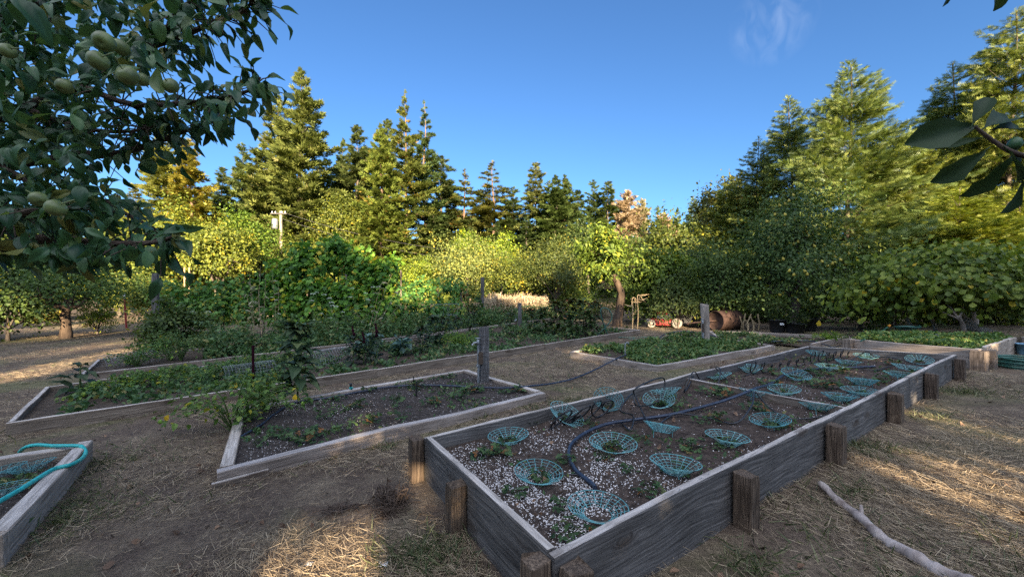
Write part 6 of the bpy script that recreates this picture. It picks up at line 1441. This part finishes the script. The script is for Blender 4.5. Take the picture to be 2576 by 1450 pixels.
AM = [(748, 1003, 818, 'tall spidery amaranth with layered leaves at the back corner of the low bed', False, .22, 90, (1.3, 1.4, 1.3), .07, 1.0),
      (888, 915, 838, 'dark amaranth with a fat short red plume, left of two plumed ones', True, .15, 60, (.6, .7, .8), .1, 1), (946, 912, 832, 'amaranth with the tallest slender red plume', True, .14, 46, (.7, .8, .85), .1, 1), (914, 914, 850, 'low dark amaranth with a thin plume between the two plumed ones', True, .13, 46, (.6, .7, .8), .1, 1),
      (1062, 885, 822, 'dark leafy amaranth right of the kale', False, .16, 60, (.7, .8, .9), .1, 1), (1090, 868, 795, 'dark amaranth behind the feathery bright herb, on its left', False, .17, 60, (.7, .85, .9), .1, 1), (1118, 862, 800, 'dark spreading amaranth just left of the feathery herb', False, .17, 50, (.7, .85, .9), .1, 1),
      (1150, 845, 796, 'amaranth top showing above the feathery herb', False, .16, 40, (.75, .8, .9), .1, 1), (1188, 842, 785, 'slim amaranth with a pointed dark top right of the feathery herb', False, .15, 40, (.75, .75, .85), .1, 1), (1283, 838, 788, 'amaranth right of the grey faucet post', False, .16, 44, (.8, .85, .9), .1, 1), (1336, 838, 778, 'amaranth in front of the short tap post', False, .18, 50, (1.0, .9, .8), .1, 1),
      (1365, 842, 775, 'leftmost plant of the big leafy clump by the hose stake', False, .22, 56, (1.4, 1.35, .9), .1, 1), (1400, 840, 758, 'big leafy plant with a bronze top in the leafy clump', False, .24, 64, (1.5, 1.4, .8), .1, 1), (1432, 838, 750, 'tallest bronze topped plant of the leafy clump', False, .24, 64, (1.5, 1.3, .8), .1, 1), (1466, 840, 758, 'broad leaved plant in the clump, right of the tallest', False, .24, 64, (1.35, 1.35, .85), .1, 1), (1495, 838, 762, 'dark topped plant nearest the hose stake', False, .22, 56, (1.0, 1.05, .9), .1, 1), (1440, 848, 785, 'low leafy plant at the front of the leafy clump', False, .2, 56, (1.2, 1.35, .9), .1, 1), (1480, 846, 782, 'low front plant of the clump beside the hose stake', False, .2, 56, (1.2, 1.3, .9), .1, 1),
      (200, 983, 917, 'single young amaranth with drooping leaves at the left end of the long bed', False, .2, 16, (.6, .75, .75), .08, 1)]
for a in AM: amaranth(*a[:4], plume=a[4], leaf=a[5], n=a[6], color=a[7], h0=a[8])
def kale(u, v, vt, label, seed):
    b = onground(P(u, v, .1), .08); hh = at(u, vt, b[1])[2] - b[2]; rng = rs(seed); root = thing_base('kale_plant', b, label, 'kale', 'kale plants'); n = 26
    mb = MB(); tube(mb, [(0, 0, -.03), (.02, 0, hh * .5), (0, 0, hh * .85)], .016, 7); mb.build('stem', M['green_stem'], root)
    a = np.arange(n) * 2.4; z = hh * (.25 + .6 * rng.random(n)); f = np.stack([np.cos(a), np.sin(a), rng.normal(.35, .4, n)], -1); mb = MB()
    scatter(mb, L_SPOON, np.stack([.02 * np.cos(a), .02 * np.sin(a), z], -1), f, unit(np.array([0, 0, 1.0]) + .4 * rdir(n, rng)), rng.uniform(.16, .26, n), rng.random(n), width=1.1, smooth=True, curl=rng.uniform(.8, 2.5, n)); mb.build('foliage', M['kale'], root)
kale(1010, 892, 845, 'blue green kale plant standing alone left of the dark amaranths', 3); kale(930, 905, 838, 'blue green kale behind the plumed amaranths', 4)
def bushy(u, v, rx, h, label, mat, leaf, n, seed, name='vegetable_plant', cat='plant', T=L_LEAF, color=(1, 1, 1), stems=14, h0=.09, width=1.0, lant=0, yl=0, droop=.3, group=None):
    b = onground(P(u, v, h0), h0 - .02); rng = rs(seed); root = thing_base(name, b, label, cat, group); mt = MB(); P_ = []; F_ = []
    per = max(3, n // stems)
    for k in range(stems):
        a = rng.random() * 6.283; L = rx * rng.uniform(.35, 1.15); z = h * rng.uniform(.45, 1.1) * (1 - .35 * L / (rx * 1.15))
        q = spline([(0, 0, -.02), (L * .35 * math.cos(a), L * .35 * math.sin(a), z * .75), (L * .75 * math.cos(a), L * .75 * math.sin(a), z), (L * math.cos(a), L * math.sin(a), z * (1 - droop))], 14); tube(mt, q, np.linspace(.006, .002, len(q)), 5, cap=False)
        i = rng.integers(3, len(q), per); p = q[i] + rng.normal(0, .035 * h / .5, (per, 3)); P_.append(p); F_.append(np.stack([np.cos(a) + rng.normal(0, .8, per), np.sin(a) + rng.normal(0, .8, per), rng.normal(-.1, .5, per)], -1))
        if k < lant:
            e = q[-1] - [0, 0, .03]; ml = MB(); lathe(ml, [(0, -.024), (.012, -.018), (.02, 0), (.014, .016), (.003, .022), (0, .022)], 8, e); ml.build('husk_fruit', M['lantern'], root)
        if k < yl:
            ml = MB(); scatter(ml, L_SPOON, [q[-3]], [(rng.normal(0, .4), -.3, -1)], [(.2, -1, .2)], leaf * 1.1, .5, width=1.3, smooth=True); ml.build('yellow_leaf', M['yellow_leaf'], root)
    mt.build('stem', M['green_stem'], root); P_ = np.vstack(P_); F_ = np.vstack(F_); P_[:, 2] = np.maximum(P_[:, 2], .01); mb = MB()
    scatter(mb, T, P_, F_, unit(np.array([0, 0, 1.0]) + .6 * rdir(len(P_), rng)), leaf * rng.uniform(.6, 1.3, len(P_)), width=width, curl=rng.uniform(.5, 2, len(P_))); o = mb.build('foliage', M[mat], root); o.color = (*color, 1)
    return root
bushy(590, 1080, .62, .58, 'tomatillo plant with a few yellow leaves spilling past the near end of the low bed', 'bright', .055, 560, 1, 'tomatillo_plant', 'tomatillo', stems=26, h0=.02, color=(1.05, 1.1, .95), lant=4, yl=4)
bushy(665, 1030, .45, .55, 'tall tomatillo arching over the back edge of the low bed', 'bright', .052, 480, 2, 'tomatillo_plant', 'tomatillo', stems=18, h0=.05, color=(.75, .85, .8), lant=5, yl=2)
for k, (u, v, rx, h, l, c) in enumerate(((290, 985, .55, .22, 'sprawling tomatillo with pale husks at the left end of the long bed', (1.1, 1.15, .8)), (400, 965, .6, .30, 'sprawling tomatillo second from the left end of the long bed', (.8, .95, .75)), (500, 955, .55, .34, 'leafy tomatillo behind the low bed corner', (.7, .85, .75)), (600, 940, .5, .40, 'thin stemmed tomato plant left of the dark upright plume', (.7, .85, .8)), (700, 925, .5, .36, 'tomato plant behind the spidery amaranth', (.65, .8, .8)), (430, 905, .6, .62, 'tomatillo climbing with green husks beside the wire cage on the back bed', (.8, .95, .8)), (345, 920, .4, .40, 'leafy plant half inside the wire cage', (.6, .75, .75)))):
    bushy(u, v, rx, h, l, 'bright', .045, 560, 20 + k, 'tomatillo_plant', 'tomatillo', stems=20, color=c, lant=7)
bushy(1152, 872, .42, .42, 'feathery bright green herb in the long bed behind the faucet post', 'bright', .05, 1100, 31, 'herb_plant', 'herb', T=L_LANCE, stems=40, color=(1.15, 1.3, .75), width=.8)
bushy(2082, 853, .3, .22, 'small bright green clump on the narrow back bed', 'bright', .06, 420, 32, 'herb_plant', 'herb', T=L_LANCE, stems=24, color=(1.35, 1.4, .6))
bushy(1325, 840, .6, .3, 'spreading green plant at the right end of the long bed', 'weed', .06, 600, 33, 'squash_plant', 'plant', stems=26, color=(.8, .95, .85))
bushy(2190, 862, .35, .3, 'weedy tuft between the narrow bed and the tall right bed', 'weed', .06, 300, 34, 'weed_plant', 'weed', stems=18, h0=.02)
# white flowering umbels and dry stalks in the back bed
def umbels(u, v, spots, label, seed, dry=False):
    b = onground(P(u, v, .1), .08); rng = rs(seed); root = thing_base('umbel_plant' if not dry else 'dry_stalk', b, label, 'flowering plant' if not dry else 'dry plant', 'white umbel plants' if not dry else 'dry stalks'); mt = MB()
    for (su, sv, r) in spots:
        e = at(su, sv, b[1] + rng.normal(0, .1)) - b; q = spline([(rng.normal(0, .03), rng.normal(0, .03), 0), e * [.55, .55, .5] + rng.normal(0, .03, 3), e], 10); tube(mt, q, np.linspace(.006, .0025, len(q)), 5, cap=False)
        if not dry:
            n = 40; d = rdir(n, rng, .0, 1); ml = MB(); scatter(ml, L_QUAD, e + d * [r, r, r * .45], d, rdir(n, rng), r * .5, rng.random(n)); ml.build('flower_head', M['umbel'], root)
        i = rng.integers(2, len(q), 8); ml = MB(); scatter(ml, L_LANCE, q[i], rdir(8, rng) * [1, 1, .6], rdir(8, rng, .3, 1), .12 if not dry else .16, width=1.0); o = ml.build('foliage', M['weed'] if not dry else M['dry_leaf'], root)
    mt.build('stem', M['green_stem'] if not dry else M['straw_stem'], root)
M['dry_leaf'] = foliage_mat("dry_grey_leaf", (.12, .115, .07), (.24, .22, .14), (.36, .33, .22), None, .95, .3, tinted=False)
umbels(495, 870, [(472, 787, .05), (485, 785, .05), (522, 786, .055), (505, 812, .05), (468, 810, .05), (505, 840, .045), (472, 827, .04)], 'white umbel flowers by the second dark bush on the left', 41)
umbels(800, 850, [(783, 757, .05), (787, 740, .05), (796, 736, .04), (815, 742, .05), (828, 751, .05), (834, 762, .05), (836, 770, .05), (808, 790, .05)], 'densest cluster of white umbels in front of the tall vine', 42)
umbels(850, 852, [(845, 772, .05), (862, 786, .05), (880, 748, .04), (808, 812, .045), (840, 812, .045), (830, 800, .04), (790, 806, .04)], 'white umbels just right of the densest cluster', 43)
umbels(905, 850, [(886, 726, .04), (938, 723, .045), (952, 722, .045), (920, 738, .04), (925, 755, .05), (935, 772, .04), (960, 800, .03), (912, 810, .03)], 'tall thin white umbels behind the red plumes', 44)
umbels(690, 850, [(684, 748, .03), (695, 755, .035), (700, 790, .04), (640, 760, .03)], 'thin flowering stalks left of the umbel cluster', 45)
umbels(640, 850, [(628, 690, 0), (632, 720, 0), (620, 740, 0)], 'tall dry grey stalk leftmost of three before the vine', 46, True); umbels(662, 850, [(655, 668, 0), (668, 700, 0), (650, 730, 0)], 'tallest dry grey stalk, in the middle of three before the vine', 47, True); umbels(692, 848, [(685, 690, 0), (700, 715, 0)], 'dry grey stalk rightmost of three before the vine', 48, True)
umbels(925, 852, [(985, 690, 0), (1000, 720, 0), (960, 710, 0), (1010, 760, 0)], 'leaning dry brown stems behind the tall red plume', 49, True)
# wire cages
def cage(u0, v0, u1, v1, r, label, h0=.1, seed=1):
    a = P(u0, v0, h0); b = P(u1, v1, h0); d = unit(b - a); nx = np.array([-d[1], d[0], 0]); L = np.linalg.norm(b - a); root = thing_base('wire_cage', a, label, 'wire cage', 'wire mesh cages over seedlings'); mb = MB(); rng = rs(seed)
    for k in range(int(L / .045) + 1):
        t = np.linspace(0, math.pi, 13); c = d * k * .045; q = c + nx * (r * np.cos(t))[:, None]; q[:, 2] += r * 1.1 * np.sin(t) * (1 + .05 * math.sin(k * .7)); tube(mb, q, .0016, 3, cap=False)
    for t in np.linspace(0, math.pi, 15): tube(mb, [nx * r * math.cos(t) + [0, 0, r * 1.1 * math.sin(t)], d * L + nx * r * math.cos(t) + [0, 0, r * 1.1 * math.sin(t)]], .0016, 3, cap=False)
    mb.build('mesh', M['mesh_wire'], root)
cage(250, 925, 385, 905, .20, 'arched wire mesh cage at the left end of the back bed', .12, 1); cage(770, 925, 872, 908, .26, 'arched wire mesh cage left of the plumed amaranths', .08, 2); cage(560, 958, 690, 938, .2, 'sagging wire mesh cage among the tomato plants', .08, 3)
b = P(637, 960, .1); rod('dark_stake', b, at(636, 868, b[1]), .02, M['plume'], 'dark upright plume like stake among the tomato plants', 'stake')
for k, uu in enumerate((1100, 1135)):
    d = 12.6; b = G(uu, d); root = thing_base('tomato_cage', b, ['wire ring plant support before the low vine row, left one', 'wire ring plant support before the low vine row, right one'][k], 'plant support', 'wire ring supports'); mb = MB()
    for z, r in ((.25, .15), (.6, .2), (.95, .24)):
        a = np.linspace(0, 6.283, 25)[:-1]; tube(mb, np.stack([r * np.cos(a), r * np.sin(a), np.full(24, z)], -1), .0032, 4, closed=True)
    for a in (0.3, 2.4, 4.5): tube(mb, [(.1 * math.cos(a), .1 * math.sin(a), 0), (.24 * math.cos(a), .24 * math.sin(a), .97)], .003, 4)
    mb.build('rings', M['mesh_wire'], root)
# low weeds in the beds
def weeds(name, label, c, n, h0, hh, leaf, mat, seed, s=(.04, .96), t=(.05, .95), T=L_LANCE, width=1.6, pw=.35, color=(1, 1, 1)):
    rng = rs(seed); p = bed_uv(c, rng.uniform(*s, n), rng.uniform(*t, n)); k = rng.random(n) < np.clip((vnoise(p[:, 0] * 2.6, p[:, 1] * 2.6, seed) - pw) * 3.5, 0.02, 1); p = p[k]; n = len(p)
    hz = vnoise(p[:, 0] * 3, p[:, 1] * 3, seed + 5); p[:, 2] = gz(p[:, 0], p[:, 1]) + h0 + hh * hz * rng.random(n)
    mb = MB(); scatter(mb, T, p, rdir(n, rng, -.1, .9), rdir(n, rng, .1, 1), leaf * rng.uniform(.6, 1.5, n), width=width); o = tag(mb.build(name, M[mat]), label, 'weeds', kind='stuff'); o.color = (*color, 1)
weeds('weeds', 'green weeds filling the square low bed', cC, 14000, .07, .17, .06, 'weed', 51, pw=.22, color=(1.0, 1.1, .9))
weeds('weeds', 'green weeds filling the tall right bed', cG, 12000, .25, .15, .06, 'weed', 52, pw=.1, color=(1.2, 1.3, .9))
weeds('weeds', 'thin weeds in the narrow back bed', cH, 3000, .05, .12, .07, 'weed', 53, pw=.4)
weeds('weeds', 'low leafy weeds and seedlings covering the long bed', cD, 15000, .08, .16, .06, 'weed', 54, s=(.03, .995), pw=.3, T=L_LEAF, width=1.1, color=(.75, .9, .85))
weeds('weeds', 'tall weeds and grasses in the bed before the vines', cE, 26000, .08, .75, .085, 'weed', 55, s=(.12, .99), pw=.2, color=(.85, 1.0, .9))
weeds('weeds', 'tiny weeds between the strawberry plants of the low faucet bed', cB, 3000, .072, .03, .035, 'weed', 56, pw=.45, color=(.8, .95, .9))
weeds('weeds', 'tiny green weeds dotted over the basket bed', cA, 3000, .185, .04, .03, 'weed', 57, pw=.52, color=(.8, .95, .9))
weeds('weeds', 'weeds in the left edge bed under the baskets', cF, 900, .055, .05, .04, 'weed', 58, pw=.35)
# dry reeds and corn stalks in the sun beyond the beds
def reeds():
    rng = rs(66); n = 2600; d = rng.uniform(16.5, 20, n); u = rng.uniform(1215, 1375, n); x = (u - 1287.5) / 972 * d; p = np.stack([x, d, gz(x, d)], -1)
    f = np.stack([rng.normal(0, .18, n), rng.normal(0, .18, n), np.ones(n)], -1); mb = MB(); scatter(mb, L_STRAW, p, f, rdir(n, rng) * [1, 1, .1], rng.uniform(.35, 1.0, n) * (.5 + .9 * vnoise(x * 2.2, d * 1.5, 3)), np.clip(rng.normal(.75, .2, n), 0, 1), width=.9)
    q = np.repeat(p, 2, 0); q[:, 2] += rng.uniform(.2, 1.0, len(q)); scatter(mb, L_LANCE, q, rdir(len(q), rng, -.8, .6), rdir(len(q), rng), .22, np.clip(rng.normal(.75, .2, len(q)), 0, 1), width=.5)
    tag(mb.build('dry_reeds', M['straw']), 'patch of pale dry corn stalks in the sun beyond the beds', 'dry reeds', kind='stuff')
reeds()
b = G(1598, 12.2); root = thing_base('dry_corn_stalk', b, 'pair of tall pale dry corn stalks right of the leaning trunk', 'corn stalk'); rng_ = rs(6)
for uu, vt in ((1590, 752), (1603, 746)):
    mb = MB(); e = at(uu, vt, 12.2) - b; g = G(uu, 12.2) - b; q = spline([g, lerp(g, e, .5) + [.02, 0, 0], e, e + [.08, 0, .04], e + [.16, 0, -.08]], 16); tube(mb, q, np.linspace(.02, .008, len(q)), 6); i = rng_.integers(3, 14, 7); scatter(mb, L_LANCE, q[i], rdir(7, rng_, -1, .2), rdir(7, rng_), .3, width=.6); mb.build('stalk', M['straw_stem'], root)
b = G(1888, 11.2); root = thing_base('stump_stakes', b, 'cluster of pale broken stakes right of the rusty roller', 'stakes')
for k in range(7):
    mb = MB(); x = -.25 + .5 * rng_.random(); tube(mb, [(x, rng_.normal(0, .1), 0), (x + rng_.normal(0, .05), 0, .2), (x + rng_.normal(0, .08), 0, .3 + .2 * rng_.random())], .022, 6); mb.build('stake', M['straw_stem'], root)

# tall wispy weeds rising from the two long beds
for k, (u, v, h, r, c) in enumerate(((455, 905, .75, .35, (.9, 1.05, .9)), (540, 892, .85, .4, (.85, 1.0, .95)), (610, 885, .7, .35, (1.0, 1.1, .9)), (730, 868, .9, .45, (.9, 1.05, 1.0)), (810, 858, .85, .45, (1.0, 1.1, .85)), (880, 850, .95, .5, (.95, 1.1, 1.0)), (975, 842, .9, .5, (1.0, 1.15, .95)), (1040, 836, .8, .5, (.9, 1.1, 1.0)), (1110, 828, .7, .5, (1.0, 1.1, .9)))):
    bushy(u, v, r, h, 'tall wispy weed with thin stems, %s from the left along the back bed' % names[k], 'weed', .055, 420, 60 + k, 'weed_plant', 'weed', T=(L_LANCE, L_LEAF)[k % 2], stems=26, color=c, width=1.1, droop=.1, group='tall weeds in the back bed')
